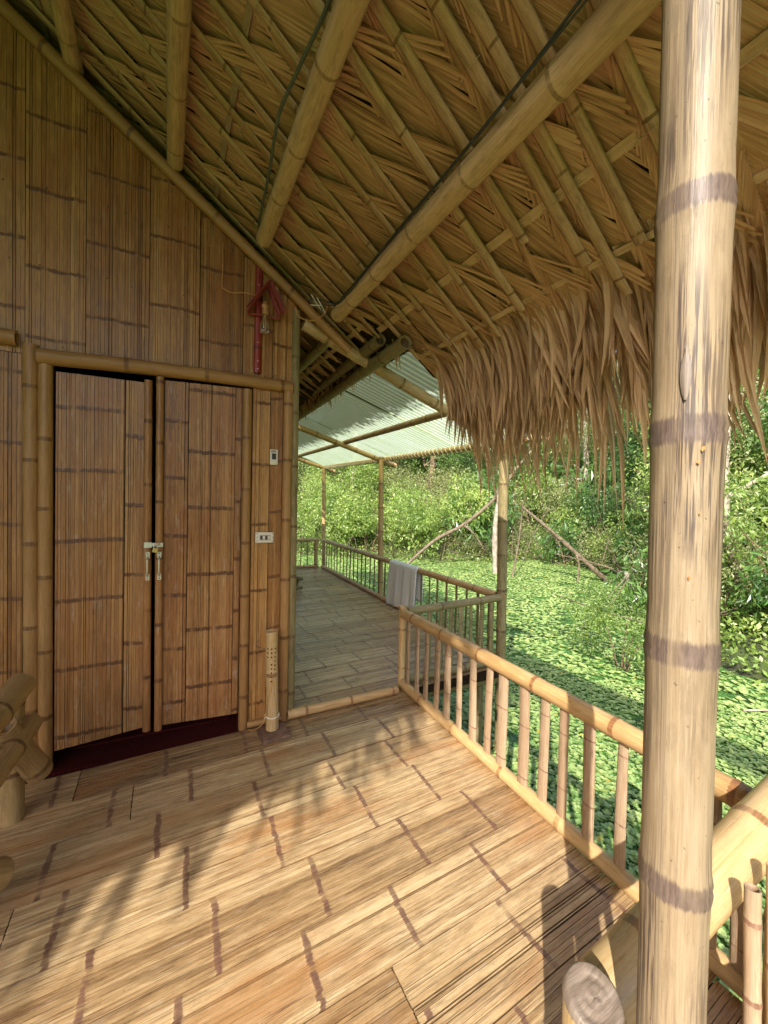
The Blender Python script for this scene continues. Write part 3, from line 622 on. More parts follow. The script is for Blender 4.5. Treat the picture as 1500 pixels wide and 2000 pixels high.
# far slope of the same roof
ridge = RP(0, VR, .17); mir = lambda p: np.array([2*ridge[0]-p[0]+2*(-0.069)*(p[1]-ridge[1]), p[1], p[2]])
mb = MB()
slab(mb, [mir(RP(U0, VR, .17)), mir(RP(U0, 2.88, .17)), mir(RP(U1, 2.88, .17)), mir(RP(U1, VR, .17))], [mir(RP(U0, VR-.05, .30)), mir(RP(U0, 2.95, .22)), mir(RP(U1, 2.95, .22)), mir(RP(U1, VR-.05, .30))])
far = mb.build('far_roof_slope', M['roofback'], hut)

def blades(base, dirs, side, nrmv, Ln, Wd, seed, segs=3, curl=None, taper=0.35, pleat=0.25, tip=0.35, tint=None, tw=None):
    """vectorised pleated leaflets; base,dirs,side,nrmv (N,3). curl (N,) bends along nrmv"""
    r = np.random.default_rng(seed); n = len(base)
    t = np.linspace(0, 1, segs+1); 
    wp = np.interp(t, [0, 0.3, 0.75, 1], [taper, 1, 0.85, tip])
    curl = np.zeros(n) if curl is None else curl
    c = base[:, None]+dirs[:, None]*(Ln[:, None]*t)[..., None]+nrmv[:, None]*(curl[:, None]*t**2)[..., None]
    hw = Wd[:, None]*wp[None]*0.5
    P = np.stack([c-side[:, None]*hw[..., None], c+nrmv[:, None]*(hw*pleat*2)[..., None], c+side[:, None]*hw[..., None]], 2)
    G = np.empty((n, segs+1, 3, 3)); G[..., 0] = (Ln[:, None]*t)[..., None]; G[..., 1] = np.stack([-hw, hw*0, hw], 2); G[..., 2] = r.uniform(0, 50, n)[:, None, None]
    T = np.clip(r.normal(0.5, 0.2, n), 0, 1) if tint is None else tint
    return P, G, np.broadcast_to(T[:, None, None], P.shape[:3])
def add_blades(mb, P, G, T):
    n, s1, k3, _ = P.shape
    i = np.arange(n)[:, None, None]*(s1*3)+np.arange(s1-1)[None, :, None]*3+np.arange(2)[None, None, :]
    i = i.reshape(-1, 1); F = np.concatenate([i, i+1, i+4, i+3], 1)
    mb.add(P.reshape(-1, 3), F, G.reshape(-1, 3), T.reshape(-1))
# battens running down the slope
bu = [2.95, 2.80, 2.62, 2.46, 2.30, 2.13, 1.96, 1.78, 1.60, 1.45, 1.28, 1.12, 0.95, 0.80, 0.62, 0.45, 0.28, 0.12, -0.04, -0.20, -0.36, -0.52, -0.69, -0.85, -1.035, -1.187, -1.40, -1.575, -1.745, -1.84, -1.95, -2.10, -2.27, -2.44, -2.62, -2.80, -2.97, -3.15, -3.32, -3.5, -3.68, -3.86, -4.05, -4.22]
bu = [6.0-0.17*k for k in range(18)] + bu
for k, u in enumerate(bu):
    if u > 3.2 and k % 2: continue
    end = 2.78+0.10*math.sin(k*2.7) if k % 5 else 2.47
    if u > -.4: end = 2.40+.03*math.sin(k*2.7)
    wdt = 0.022*rnd.uniform(0.75, 1.35) if u > -1.3 else 0.030*rnd.uniform(0.75, 1.3)
    a = RP(u, VR+0.05, .124); b = RP(u+0.012*math.sin(k*1.9), end, .120)
    mb = MB(); pole_mb(mb, a, b, wdt*1.05, wdt*0.8, spacing=0.42, seg=8, seed=900+k, cap=(2, 2), bulge=0.05, nwid=0.006, bow=rnd.uniform(-.014, .014), bowdir=RP_, flat=0.30)
    o = mb.build('batten', M['batten'], roof, smooth=True)
# laths across, behind the battens
for v, uu, ww, hh in ((2.41, -.38, 0.019, .142), (2.71, -.5, 0.013, .140), (2.28, 6.0, .016, .1421), (1.15, 6.0, .014, .142), (0.1, 6.0, .014, .142)):
    mb = MB(); aa = RP(U0+.05 if v != 2.28 else -.3, v+.02, hh); bb = RP(uu, v-.02, hh); d = nrm(bb-aa); sd = nrm(np.cross(d, RN))
    ln = np.linalg.norm(bb-aa); nseg = 12
    for q in range(nseg):
        c = aa+(bb-aa)*((q+.5)/nseg)+RN*0.001*math.sin(q)
        box(mb, c, d, sd, RN, ln/nseg/2, ww, 0.005, tint=0.62+0.1*math.sin(q*2.1), seed=q*1.7)
    mb.build('lath', M['baluster'] if v < 2 else M['pole'], roof)
for k, u in enumerate(bu):
    if u > -.3 or u < -3.2: continue
    for v in (.62+.05*(k % 3), 1.24-.04*(k % 2), 1.86+.05*(k % 3), 2.41):
        if (k*7+int(v*10)) % 3 == 0: continue
        c = RP(u, v, .106); mb = MB(); tube(mb, [c-RP_*.036+RN*.016, c-RP_*.022-RN*.000, c-RN*.004, c+RP_*.022, c+RP_*.034+RN*.016, c+RP_*.05+RN*.002+RS*.008], .0017, seg=4, sub=2); mb.build('bamboo_tie', M['tie2'], roof)
# purlins
for k, (v, ra, rb, uend) in enumerate(((0.33, .050, .044, -0.02), (0.93, .053, .045, -0.10), (1.53, .057, .046, -0.23), (2.13, .056, .047, -0.26))):
    pole('purlin', RP(U0-.1, v-.01, .058), RP(uend, v, .062), ra, rb, parent=roof, spacing=0.36, seg=18, cap=(2, 2), bulge=0.05, nwid=0.008, bow=0.01)
pole('purlin', RP(-0.02, 2.20, .045), RP(6.1, 2.20, .05), .040, mat='green', parent=roof, spacing=0.36)
for v in (-0.3, -0.9): pole('purlin', RP(U0-.1, v, .06), RP(6.1, v, .06), .05, parent=roof)
for v in (0.33, 0.93, 1.53): pole('purlin', RP(0.05, v, .06), RP(6.1, v, .06), .045, parent=roof)

# leaflets, bay by bay, packed frond over frond
UB, VB, HB, AB, LB, WB, TB, CB = ([] for _ in range(8))
for k in range(len(bu)-1):
    u_i, u_p = bu[k], bu[k+1]; gap = u_i-u_p
    if u_i > 3.0: continue
    v = -1.2+rnd.uniform(0, .4)-0.5; frond_t = 0.5
    while v < 2.9:
        Lg = rnd.uniform(0.42, 0.72); frond_t = rnd.uniform(0.3, 0.68); curl0 = rnd.uniform(0.3, 1); fa = rnd.uniform(20, 29); fb = rnd.uniform(12, 20)
        nA = int(Lg/0.0125)
        for j in range(nA):
            t_ = j/nA; vv = v+t_*Lg
            if vv > (2.92 if u_i < -.4 else 2.2) or vv < -1.3: continue
            tt_ = min(1, t_*5); a = math.radians(38*(1-tt_)+fa*tt_+rnd.gauss(0, 1.0))
            ln = max(.05, gap-.045)/math.sin(a)+0.04
            UB.append(u_i+0.010); VB.append(vv); HB.append(.134+.022*t_+rnd.uniform(0, .0012)-0.012*(t_ < .10)); AB.append(-a); LB.append(ln*rnd.uniform(.93, 1.07)); WB.append(rnd.uniform(.014, .019)); TB.append(frond_t+rnd.gauss(0, .09)); CB.append(0.010-0.022*(t_ < .10)*curl0)
        nB = int(Lg/0.014)
        for j in range(nB):
            t_ = j/nB; vv = v+t_*Lg+rnd.uniform(0, .004)
            if vv > (2.85 if u_i < -.4 else 2.2) or vv < -1.3: continue
            UB.append(u_p+0.010); VB.append(vv); HB.append(.131+.010*t_+rnd.uniform(0, .001)); AB.append(math.radians(fb+rnd.gauss(0, 1.2)))
            LB.append(rnd.uniform(.17, .21)); WB.append(rnd.uniform(.010, .014)); TB.append(frond_t+rnd.gauss(0.02, .09)); CB.append(0.010)
        v += Lg*0.93
UB, VB, HB, AB, LB, WB, TB, CB = map(np.array, (UB, VB, HB, AB, LB, WB, TB, CB))
base = RP(UB, VB, HB); sa, ca = np.sin(AB), np.cos(AB)
dirs = sa[:, None]*RP_+ca[:, None]*RS; sidev = ca[:, None]*RP_-sa[:, None]*RS
tilt = rng.normal(0.17, 0.04, len(AB)); side2 = sidev*np.cos(tilt)[:, None]+RN*np.sin(tilt)[:, None]; nn2 = np.cross(dirs, side2); nn2 *= np.sign((nn2@RN))[:, None]
Pb, Gb, Tb = blades(base, dirs, side2, nn2, LB, WB, 21, segs=3, curl=CB+rng.normal(0, .003, len(AB)), tint=np.clip(TB, 0.02, 1), taper=0.95, tip=0.6, pleat=.12)
# the nearest, largest leaflets in view are parts of their own
Cw = Pb.mean(axis=(1, 2))-np.array([0, 0, 1.5]); cc = Cw@Rn; 
px = 750+770*cc[:, 0]/np.maximum(cc[:, 2], .05); py = 1000+770*cc[:, 1]/np.maximum(cc[:, 2], .05)
size = LB*WB*770*770/np.maximum(cc[:, 2], .05)**2; size[(cc[:, 2] < .2) | (px < 0) | (px > 1280) | (py < 0) | (py > 900)] = 0
order = np.argsort(-size); big = order[:290]; rest = np.setdiff1d(np.arange(len(size)), big)
mb = MB(); add_blades(mb, Pb[rest], Gb[rest], Tb[rest]); tag(mb.build('palm_leaflets', M['thatch'], roof), kind='stuff')
for b in big:
    mb = MB(); add_blades(mb, Pb[b:b+1], Gb[b:b+1], Tb[b:b+1]); mb.build('palm_leaflet', M['thatch'], roof)
# hanging fringe of the eave
def fringe(seed, nblade, u0, u1, v0, v1, h, Lr, wr, grav=(0.35, 0.97), clump=9):
    r = np.random.default_rng(seed); u = np.sort(r.uniform(u0, u1, nblade)); v = r.uniform(v0, v1, nblade)
    cl = (np.arange(nblade)//clump); cr_ = r.uniform(size=cl.max()+1); cs = r.normal(0, .16, cl.max()+1); ct = r.uniform(0.3, 0.68, cl.max()+1); cl_l = r.uniform(0.55, 1.25, cl.max()+1)
    Ln = r.uniform(*Lr, nblade)*cl_l[cl]; W = r.uniform(*wr, nblade); segs = 6
    p = RP(u, v, h+r.uniform(0, .02, nblade)); sl_ = r.normal(0, .05, nblade)+cs[cl]*.6
    down = np.array([0, 0, -1.0]); pos = [p]; ds = []
    sag = r.uniform(0.75, 1.1, nblade)
    for k in range(segs):
        f = np.clip(np.interp(k/(segs-1), [0, .3, .7, 1], [0.0, .45, .9, 1.0])*sag, 0, 1)[:, None]
        d = RS*(1-f)+down*f+RP_*(sl_*(0.4+k*.28))[:, None]+X_*(r.normal(0, .03, nblade))[:, None]; d /= np.linalg.norm(d, axis=1)[:, None]
        ds.append(d); pos.append(pos[-1]+d*(Ln/segs)[:, None])
    ds.append(ds[-1]); C_ = np.stack(pos, 1); D_ = np.stack(ds, 1)
    yaw = r.normal(0, .5, nblade); sidew = np.cos(yaw)[:, None]*RP_+np.sin(yaw)[:, None]*X_
    nv = np.cross(D_, sidew[:, None]); nv /= np.linalg.norm(nv, axis=2)[..., None]
    wp = np.interp(np.linspace(0, 1, segs+1), [0, .3, .6, .85, 1], [.9, 1, .85, .45, .06]); hw = W[:, None]*wp*.5
    P = np.stack([C_-sidew[:, None]*hw[..., None], C_+nv*(hw*.5)[..., None], C_+sidew[:, None]*hw[..., None]], 2)
    G = np.empty(P.shape); G[..., 0] = (Ln[:, None]*np.linspace(0, 1, segs+1))[..., None]; G[..., 1] = np.stack([-hw, hw*0, hw], 2); G[..., 2] = r.uniform(0, 50, nblade)[:, None, None]
    T = np.broadcast_to(np.clip(ct[cl]+r.normal(0, .12, nblade), 0, 1)[:, None, None], P.shape[:3])
    return P, G, T
mb = MB()
for a in ((31, 430, -4.25, -0.588, 2.60, 2.76, .140, (.60, .80), (.028, .046)), (32, 460, -4.25, -0.58, 2.62, 2.80, .150, (.46, .70), (.024, .040)), (33, 560, -4.25, -0.58, 2.66, 2.90, .17, (.44, .78), (.016, .030)), (34, 480, -4.25, -0.58, 2.74, 2.95, .20, (.35, .66), (.010, .022)), (39, 230, -1.6, -0.62, 2.62, 2.85, .15, (.80, 1.08), (.018, .034))):
    add_blades(mb, *fringe(*a))
tag(mb.build('eave_fringe', M['fringe'], roof), kind='stuff')
mb = MB()   # leaves of the far eave and of the front edge of both slopes
for a in ((35, 500, -0.45, 6.1, 2.4, 2.55, .22, (.14, .2), (.014, .024)),): add_blades(mb, *fringe(*a))
P_, G_, T_ = fringe(36, 900, -4.25, 6.1, 2.6, 2.95, .17, (.35, .6), (.014, .024)); Pm = P_.copy(); Pm[..., 0] = 2*ridge[0]-P_[..., 0]-2*0.069*(P_[..., 1]-ridge[1]); add_blades(mb, Pm, G_, T_)
r_ = np.random.default_rng(37); n_ = 230; vv = r_.uniform(VR, 2.85, n_); bs = RP(np.full(n_, U0+.12), vv, r_.uniform(.17, .27, n_)); dd = -RP_*0.85+RS*r_.uniform(.1, .6, n_)[:, None]+RN*r_.normal(-.15, .1, n_)[:, None]; dd /= np.linalg.norm(dd, axis=1)[:, None]
P_, G_, T_ = blades(bs, dd, nrm(RS)+0*dd, RN+0*dd, r_.uniform(.22, .6, n_), r_.uniform(.018, .032, n_), 38, tip=.05); add_blades(mb, P_, G_, T_)
Pm = P_.copy(); Pm[..., 0] = 2*ridge[0]-P_[..., 0]-2*0.069*(P_[..., 1]-ridge[1]); add_blades(mb, Pm, G_, T_)
tag(mb.build('roof_edge_leaves', M['fringe'], roof), kind='stuff')

# ------------------------------------------------------------------ cables
def cable(name, label, pts, r_, mat, cat='cable', **kw):
    mb = MB(); tube(mb, pts, r_, **kw); return tag(mb.build(name, M[mat], smooth=True), label, cat)
cable('cable', 'black cable running along the lowest big roof pole', [RP(-2.9, 2.06, .035), RP(-2.3, 2.035, .06), RP(-2.15, 2.03, .055), RP(-1.9, 2.05, .04), RP(-1.6, 2.06, .06), RP(-1.2, 2.065, .055), RP(-.8, 2.075, .06), RP(-.5, 2.08, .05), (0.80, 2.50, 2.80), (0.72, 2.60, 2.85), (0.65, 2.63, 2.84)], 0.005, 'cable')
cable('cable', 'second thin black cable beside the lowest big roof pole', [RP(-2.9, 2.07, .02), RP(-2.2, 2.045, .035), RP(-1.75, 2.06, .03), RP(-1.3, 2.07, .04), RP(-.9, 2.08, .03), RP(-.5, 2.09, .03), (0.79, 2.50, 2.79), (0.73, 2.58, 2.81)], 0.004, 'cable')
cable('cable', 'grey green cable sagging along the third roof pole', [RP(-2.4, 1.46, .06), RP(-1.6, 1.455, .07), RP(-1.25, 1.43, .05), RP(-1.05, 1.415, .035), RP(-.95, 1.43, .02), RP(-.7, 1.455, .03), RP(-.35, 1.475, .05), RP(-.2, 1.48, .10)], 0.007, 'gcable')
cable('wire', 'copper coloured wire loop hanging at the wall corner under the roof', [(0.560, 2.60, 2.760), (0.570, 2.60, 2.725), (0.600, 2.60, 2.702), (0.66, 2.60, 2.700), (0.72, 2.60, 2.730), (0.760, 2.60, 2.780), (0.775, 2.60, 2.835)], 0.0035, 'wire', 'wire')
cable('wire', 'thin wire stapled down the wall left of the red lamp', [(0.122, 2.70, 3.10), (0.124, 2.70, 2.95), (0.122, 2.70, 2.84), (0.135, 2.69, 2.815), (0.18, 2.69, 2.805), (0.25, 2.69, 2.822), (0.325, 2.69, 2.825)], 0.0032, 'wire', 'wire')
mb = MB()
for a, b in (((0.66, 2.6, 2.87), (0.73, 2.62, 2.80)), ((0.655, 2.6, 2.80), (0.74, 2.6, 2.815)), ((0.70, 2.6, 2.86), (0.76, 2.6, 2.77))): tube(mb, [a, b], 0.004)
tag(mb.build('wire_ties', M['tie']), 'white tie ends around the cable splice near the roof corner', 'cable tie')

# ------------------------------------------------------------------ red lamp on the wall
lamp = empty('wall_lamp', 'red painted bamboo wall lamp with a clear pear shaped bulb', 'lamp')
mb = MB(); pole_mb(mb, (0.342, YW-0.008, 2.335), (0.345, YW-0.008, 3.02), 0.024, seg=10, seed=3, spacing=.3, flat=0.5); mb.build('lamp_strip', M['red'], lamp, smooth=True)
for z in (2.36, 2.41, 2.53, 2.90): 
    mb = MB(); box(mb, (0.343, YW-0.022, z), X_, Y_, Z_, 0.003, 0.002, 0.003); mb.build('nail', M['tie'], lamp)
apex = np.array([0.395, 2.655, 2.905])
def rods(end0, end1, n, name):
    mb = MB()
    for k in range(n):
        f = k/(n-1); a = apex+np.array([0.006*k/n, 0.045-0.09*f, 0.006*math.sin(k*2)]); b = np.asarray(end0)*(1-f)+np.asarray(end1)*f+np.array([rnd.uniform(-.008, .008), 0, rnd.uniform(-.015, .01)])
        tube(mb, [a, (a+b)/2+np.array([0, 0, .004]), b], 0.006, seg=6, sub=2, tint=rnd.uniform(.2, .9))
    return mb.build(name, M['red'], lamp, smooth=True)
rods((0.47, 2.70, 2.72), (0.50, 2.61, 2.735), 8, 'lamp_roof'); rods((0.275, 2.70, 2.71), (0.265, 2.64, 2.705), 4, 'lamp_roof')
mb = MB(); tube(mb, [(0.275, 2.69, 2.70), (0.48, 2.69, 2.71)], 0.008, seg=6); mb.build('lamp_bar', M['red'], lamp)
bulb = empty('light_bulb', 'clear pear shaped bulb on a wooden socket hanging under the red lamp', 'light bulb')
def lathe(mb, c, prof, seg=14, tint=.5):
    prof = np.array(prof); th = np.linspace(0, 2*math.pi, seg, endpoint=False)
    P = np.stack([c[0]+prof[:, 0][:, None]*np.cos(th), c[1]+prof[:, 0][:, None]*np.sin(th), c[2]+prof[:, 1][:, None]+0*th], -1)
    n = len(prof); i = np.arange(n-1)[:, None, None]*seg; j = np.arange(seg)[None, :, None]; j2 = (j+1) % seg
    mb.add(P, np.concatenate([i+j, i+j2, i+seg+j2, i+seg+j], axis=2).reshape(-1, 4), None, tint)
bc = (0.372, 2.63, 0)
mb = MB(); lathe(mb, bc, [(0, 2.765), (.013, 2.764), (.014, 2.748), (.021, 2.744), (.021, 2.733), (.015, 2.729), (.015, 2.705), (.018, 2.700), (.018, 2.688), (0, 2.686)]); mb.build('bulb_socket', M['socket'], bulb, smooth=True)
mb = MB(); lathe(mb, bc, [(.013, 2.690), (.014, 2.672), (.020, 2.650), (.030, 2.622), (.034, 2.600), (.031, 2.580), (.020, 2.564), (0.001, 2.558)], 18); mb.build('bulb_glass', M['glass'], bulb, smooth=True)
mb = MB()
for dx in (-.006, .006): tube(mb, [(bc[0]+dx*.4, bc[1], 2.685), (bc[0]+dx, bc[1], 2.625), (bc[0]+dx*1.2, bc[1], 2.600)], 0.0016)
mb.build('filament', M['filament'], bulb)
cable('wire', 'short wire from the red lamp down to the bulb socket', [(0.392, 2.65, 2.885), (0.380, 2.64, 2.84), (0.372, 2.632, 2.795), (0.372, 2.63, 2.762)], 0.003, 'cable', 'wire')

# switches
sw = empty('light_switch', 'upright white switch plate with a dark square rocker high on the wall', 'light switch')
plate('switch_plate', 'white', sw, 0.430, 0.482, 1.742, 1.845, YW-0.009, 0.010); plate('rocker', 'darkp', sw, 0.443, 0.470, 1.778, 1.818, YW-0.019, 0.004)
plate('switch_label', 'greyp', sw, 0.437, 0.470, 1.826, 1.838, YW-0.019, 0.001)
sw2 = empty('socket_plate', 'wide cream outlet plate with grey rocker at door handle height', 'outlet')
plate('outlet_plate', 'white', sw2, 0.345, 0.462, 1.222, 1.292, YW-0.009, 0.012)
plate('outlet_panel', 'greyp', sw2, 0.374, 0.442, 1.240, 1.274, YW-0.021, 0.002)
for k in range(4): plate('rocker', 'darkp' if k % 2 == 0 else 'white', sw2, 0.377+k*.016, 0.389+k*.016, 1.245, 1.269, YW-0.023, 0.002)
for x in (0.354, 0.452):
    for z in (1.232, 1.256, 1.281): plate('screw', 'darkp', sw2, x, x+.005, z, z+.005, YW-0.021, .001)

# perforated bamboo floor lamp
fl = empty('floor_lamp', 'drilled bamboo tube lamp standing on a square board beside the door', 'floor lamp')
mb = MB(); pole_mb(mb, (0.455, 2.585, 0.026), (0.440, 2.585, 0.665), 0.041, 0.038, spacing=0.3, phase=.36, seed=12, seg=24, cap=(0, 1)); mb.build('lamp_tube', M['log'], fl, smooth=True)
hm = MB()
for ci, ang in enumerate((-2.35, -1.75, -1.2)):
    for k in range(8 if ci else 3):
        z = 0.56-k*0.027-(0.02 if ci == 1 else 0)*(k > 2); c = np.array([0.4435+0.0395*math.cos(ang), 2.585+0.0395*math.sin(ang), z]); n_ = np.array([math.cos(ang), math.sin(ang), 0]); t1 = np.array([-n_[1], n_[0], 0])
        th = np.linspace(0, 2*math.pi, 8, endpoint=False); hm.add([c+t1*.0052*math.cos(a)+Z_*.0052*math.sin(a)+n_*0.0012 for a in th], [tuple(range(8))])
hm.build('hole_discs', M['black'], fl)  # dark discs on the tube, painting the shade inside the holes
mb = MB(); box(mb, (0.455, 2.555, 0.012), nrm((1, .1, 0)), nrm((-.1, 1, 0)), Z_, .085, .085, .011); mb.build('lamp_base', M['board'], fl)
mb = MB(); th = np.linspace(0, 2*math.pi, 15); tube(mb, [(0.453+.0435*math.cos(a), 2.585+.0435*math.sin(a), .115+.004*math.sin(a)) for a in th], .0035, sub=2); tube(mb, [(0.418, 2.56, .118), (0.405, 2.55, .126), (0.40, 2.555, .118)], .003); mb.build('tie_ring', M['tie'], fl)
cable('cord', 'thin twisted cord winding down the drilled bamboo floor lamp', [(0.445, 2.543, .36), (0.440, 2.541, .33), (0.425, 2.545, .26), (0.410, 2.553, .20), (0.405, 2.55, .13), (0.385, 2.57, .07), (0.34, 2.62, .015), (0.32, 2.66, .01)], .003, 'wire', 'cord')
cable('wire', 'small wire curl poking out above the drilled floor lamp holes', [(0.43, 2.546, .555), (0.40, 2.60, .55), (0.365, 2.66, .545), (0.36, 2.67, .57), (0.375, 2.67, .585)], .0018, 'cable', 'wire')
pole('threshold_pole', (0.575, 2.700, 0.030), (1.445, 2.735, 0.030), 0.032, 0.030, mat='rail', parent=None, spacing=0.33, seed=5)
tag(bpy.data.objects['threshold_pole'], 'bamboo pole lying across the walkway entrance as a low threshold', 'threshold')

# ------------------------------------------------------------------ railings
def railing(label, group, p0, p1, zb, zt, rb, rt, n, bw, mat_b='baluster', skip=(), post=None, ext=0.0, seed=0, seg=14, flatb=True, zt1=None, matr='rail', phase=None, first=0.09):
    e = empty('railing', label, 'railing', group)
    p0 = np.asarray(p0, float); p1 = np.asarray(p1, float); d = nrm(p1-p0); Ln = np.linalg.norm(p1-p0); zt1 = zt1 or zt
    pole('top_rail', (*(p0-d*ext)[:2], zt), (*(p1+d*ext*0.2)[:2], zt1), rt*.95, rt, matr, e, spacing=0.42, seed=seed+1, seg=seg+4, bow=.006)
    pole('bottom_rail', (*p0[:2], zb), (*p1[:2], zb), rb, mat=matr, parent=e, spacing=0.42, seed=seed+2, seg=seg+2, bow=.003)
    side_ = np.array([-d[1], d[0], 0]); r = np.random.default_rng(seed+5)
    for k in range(n):
        s = first+(Ln-2*first)*k/(n-1)+r.normal(0, .008)
        lean = r.normal(0, .006); c0 = p0+d*s; c1 = p0+d*(s+lean); z1_ = zt+(zt1-zt)*s/Ln
        mb = MB(); w_ = bw*r.uniform(.8, 1.2)
        if flatb:
            # split bamboo strip, slightly rounded
            pole_mb(mb, (*c0[:2], zb+rb*.3), (*c1[:2], z1_-rt*.3), w_*.5, w_*.5*r.uniform(.8, 1.05), spacing=.28, seg=8, seed=seed*7+k, cap=(0, 0), bulge=.02, nwid=.004, jit=.0016, **({'flatu': .42} if abs(d[1]) > .7 else {'flat': .42}))
        else: pole_mb(mb, (*c0[:2], zb+rb*.3), (*c1[:2], z1_-rt*.3), w_*.5, spacing=.28, seg=8, seed=seed*7+k, cap=(0, 0), bulge=.06, nwid=.006)
        mb.build('baluster', M[mat_b], e, smooth=True)
    for (q, z0, z1, rr) in (post or ()): pole('end_post', (*q, z0), (*q, z1), rr, mat=matr, parent=e, spacing=.33)
    return e
railing('sunlit near railing of orange bamboo running along the veranda edge', None, (1.535, 2.82), (1.555, 0.50), 0.030, 0.605, .036, .042, 17, .066, post=(((1.548, 2.865), -.06, .655, .030), ((1.56, 0.44), -.3, .68, .034)), seed=60)
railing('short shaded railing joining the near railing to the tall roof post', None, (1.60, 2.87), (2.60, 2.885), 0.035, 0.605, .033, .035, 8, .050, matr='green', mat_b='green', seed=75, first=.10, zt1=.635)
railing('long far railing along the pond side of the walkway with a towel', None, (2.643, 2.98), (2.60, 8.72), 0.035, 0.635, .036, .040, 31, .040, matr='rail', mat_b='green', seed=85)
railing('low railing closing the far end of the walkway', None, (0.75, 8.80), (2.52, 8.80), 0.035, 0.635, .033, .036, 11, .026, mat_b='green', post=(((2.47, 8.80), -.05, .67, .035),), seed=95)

# ------------------------------------------------------------------ lean-to roof over the walkway
lt = empty('lean_to_roof', 'lean-to walkway roof of translucent corrugated sheets on bamboo rafters', 'lean-to roof')
pole('roof_post', (2.70, 2.93, -1.6), (2.655, 2.95, 2.10), .047, .046, mat='green', parent=lt, spacing=.36, seg=18)
pole('roof_post', (2.69, 5.70, -1.6), (2.645, 5.74, 2.245), .043, .042, mat='rail', parent=lt, spacing=.40)
pole('roof_post', (2.69, 8.86, -1.6), (2.650, 8.92, 2.30), .045, .043, mat='rail', parent=lt, spacing=.40)
pole('rafter', (0.66, 2.80, 2.760), (2.80, 2.96, 2.035), .046, .044, mat='batten', parent=lt, spacing=.34, cap=(1, 2))
pole('rafter', (0.75, 5.80, 2.76), (2.93, 5.80, 2.125), .042, .040, mat='rail', parent=lt, spacing=.34)
pole('rafter', (0.75, 9.00, 2.82), (2.93, 9.00, 2.24), .042, .040, mat='rail', parent=lt, spacing=.34)
pole('beam', (1.20, 9.0, 2.73), (1.20, 2.27, 2.545), .042, .045, mat='green', parent=lt, spacing=.34, bow=.0)
pole('beam', (1.115, 6.2, 2.76), (1.125, 2.50, 2.630), .042, mat='green', parent=lt, spacing=.34)
pole('beam', (2.06, 9.2, 2.545), (2.05, 3.02, 2.345), .036, mat='batten', parent=lt, spacing=.34)
pole('eave_beam', (2.70, 9.15, 2.325), (2.69, 2.45, 2.105), .035, mat='rail', parent=lt, spacing=.36)
mb = MB(); r = .042    # rope wound along the eave beam
pts = []
for k in range(420):
    f = k/419; y = 9.1-f*6.5; z = 2.325-(9.15-y)*0.0328; a = k*1.05; pts.append((2.695+r*math.cos(a), y, z+r*math.sin(a)))
tube(mb, pts, .0085, seg=5, sub=1); mb.build('rope_winding', M['tie'], lt, smooth=True)
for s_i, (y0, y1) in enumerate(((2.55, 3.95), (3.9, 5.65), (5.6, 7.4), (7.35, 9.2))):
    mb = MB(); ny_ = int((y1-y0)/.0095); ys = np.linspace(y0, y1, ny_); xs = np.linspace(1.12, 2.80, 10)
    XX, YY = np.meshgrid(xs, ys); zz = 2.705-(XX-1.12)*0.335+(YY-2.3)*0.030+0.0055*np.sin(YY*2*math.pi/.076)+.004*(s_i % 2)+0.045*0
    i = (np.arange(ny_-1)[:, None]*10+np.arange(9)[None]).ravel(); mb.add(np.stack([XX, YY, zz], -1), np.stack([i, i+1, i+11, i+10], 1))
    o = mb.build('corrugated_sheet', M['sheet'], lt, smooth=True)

def lashing(c, ax, r_, n, label):
    mb = MB(); ax = nrm(ax); u = nrm(np.cross(ax, (0.3, .2, .9))); v = np.cross(ax, u); pts = []
    for k in range(n*10+1):
        a = k*2*math.pi/10; pts.append(np.asarray(c)+ax*(k/(n*10)-.5)*.0065*n+(u*math.cos(a)+v*math.sin(a))*r_)
    pts.append(pts[-1]+u*.02+ax*.01); tube(mb, pts, .0026, seg=5, sub=1); tag(mb.build('wire_lashing', M['wire'], smooth=True), label, 'lashing')
lashing((1.548, 2.86, .625), Z_, .034, 4, 'copper wire wound round the corner post where two railings meet')
lashing((2.655, 2.94, .64), Z_, .051, 4, 'copper wire wound round the tall roof post at rail height')
lashing((2.655, 2.945, 2.05), Z_, .050, 5, 'copper wire binding the rafter to the top of the tall roof post')
# towel over the far railing
tw = MB(); nu, nv = 26, 30
Y0t, Y1t = 4.42, 5.22; rr = .047; zt_ = .635
U, Vv = np.meshgrid(np.linspace(0, 1, nu), np.linspace(0, 1, nv)); tot_f, tot_b = .60, .42; arc = math.pi*rr; Ltot = tot_b+arc+tot_f; s_ = Vv*Ltot
def tow(s, u):
    y = Y0t+(Y1t-Y0t)*u
    fold = (0.010*np.sin(u*21)+0.006*np.sin(u*47+1))
    front = np.maximum(s-tot_b-arc, 0); back = np.maximum(tot_b-s, 0); ang = np.clip((s-tot_b)/arc, 0, 1)*math.pi
    x = 2.625+rr*np.cos(ang)+np.where(front > 0, -fold*np.minimum(front*5, 1)-front*.05, 0)+np.where(back > 0, fold*np.minimum(back*5, 1), 0)
    z = zt_+rr*np.sin(ang)-front*(1-.0*u)-back+np.where(front > 0, front*(0.10*(1-u)-.02), 0)
    y = y+front*0.06*(u-.35)
    return x, y, z
xx, yy, zz = tow(s_, U); i = (np.arange(nv-1)[:, None]*nu+np.arange(nu-1)[None]).ravel()
tw.add(np.stack([xx, yy, zz], -1), np.stack([i, i+1, i+nu+1, i+nu], 1)); o = tw.build('towel', M['cloth'], smooth=True)
md = o.modifiers.new('s', 'SOLIDIFY'); md.thickness = .005; tag(o, 'white towel draped over the long far railing', 'towel')

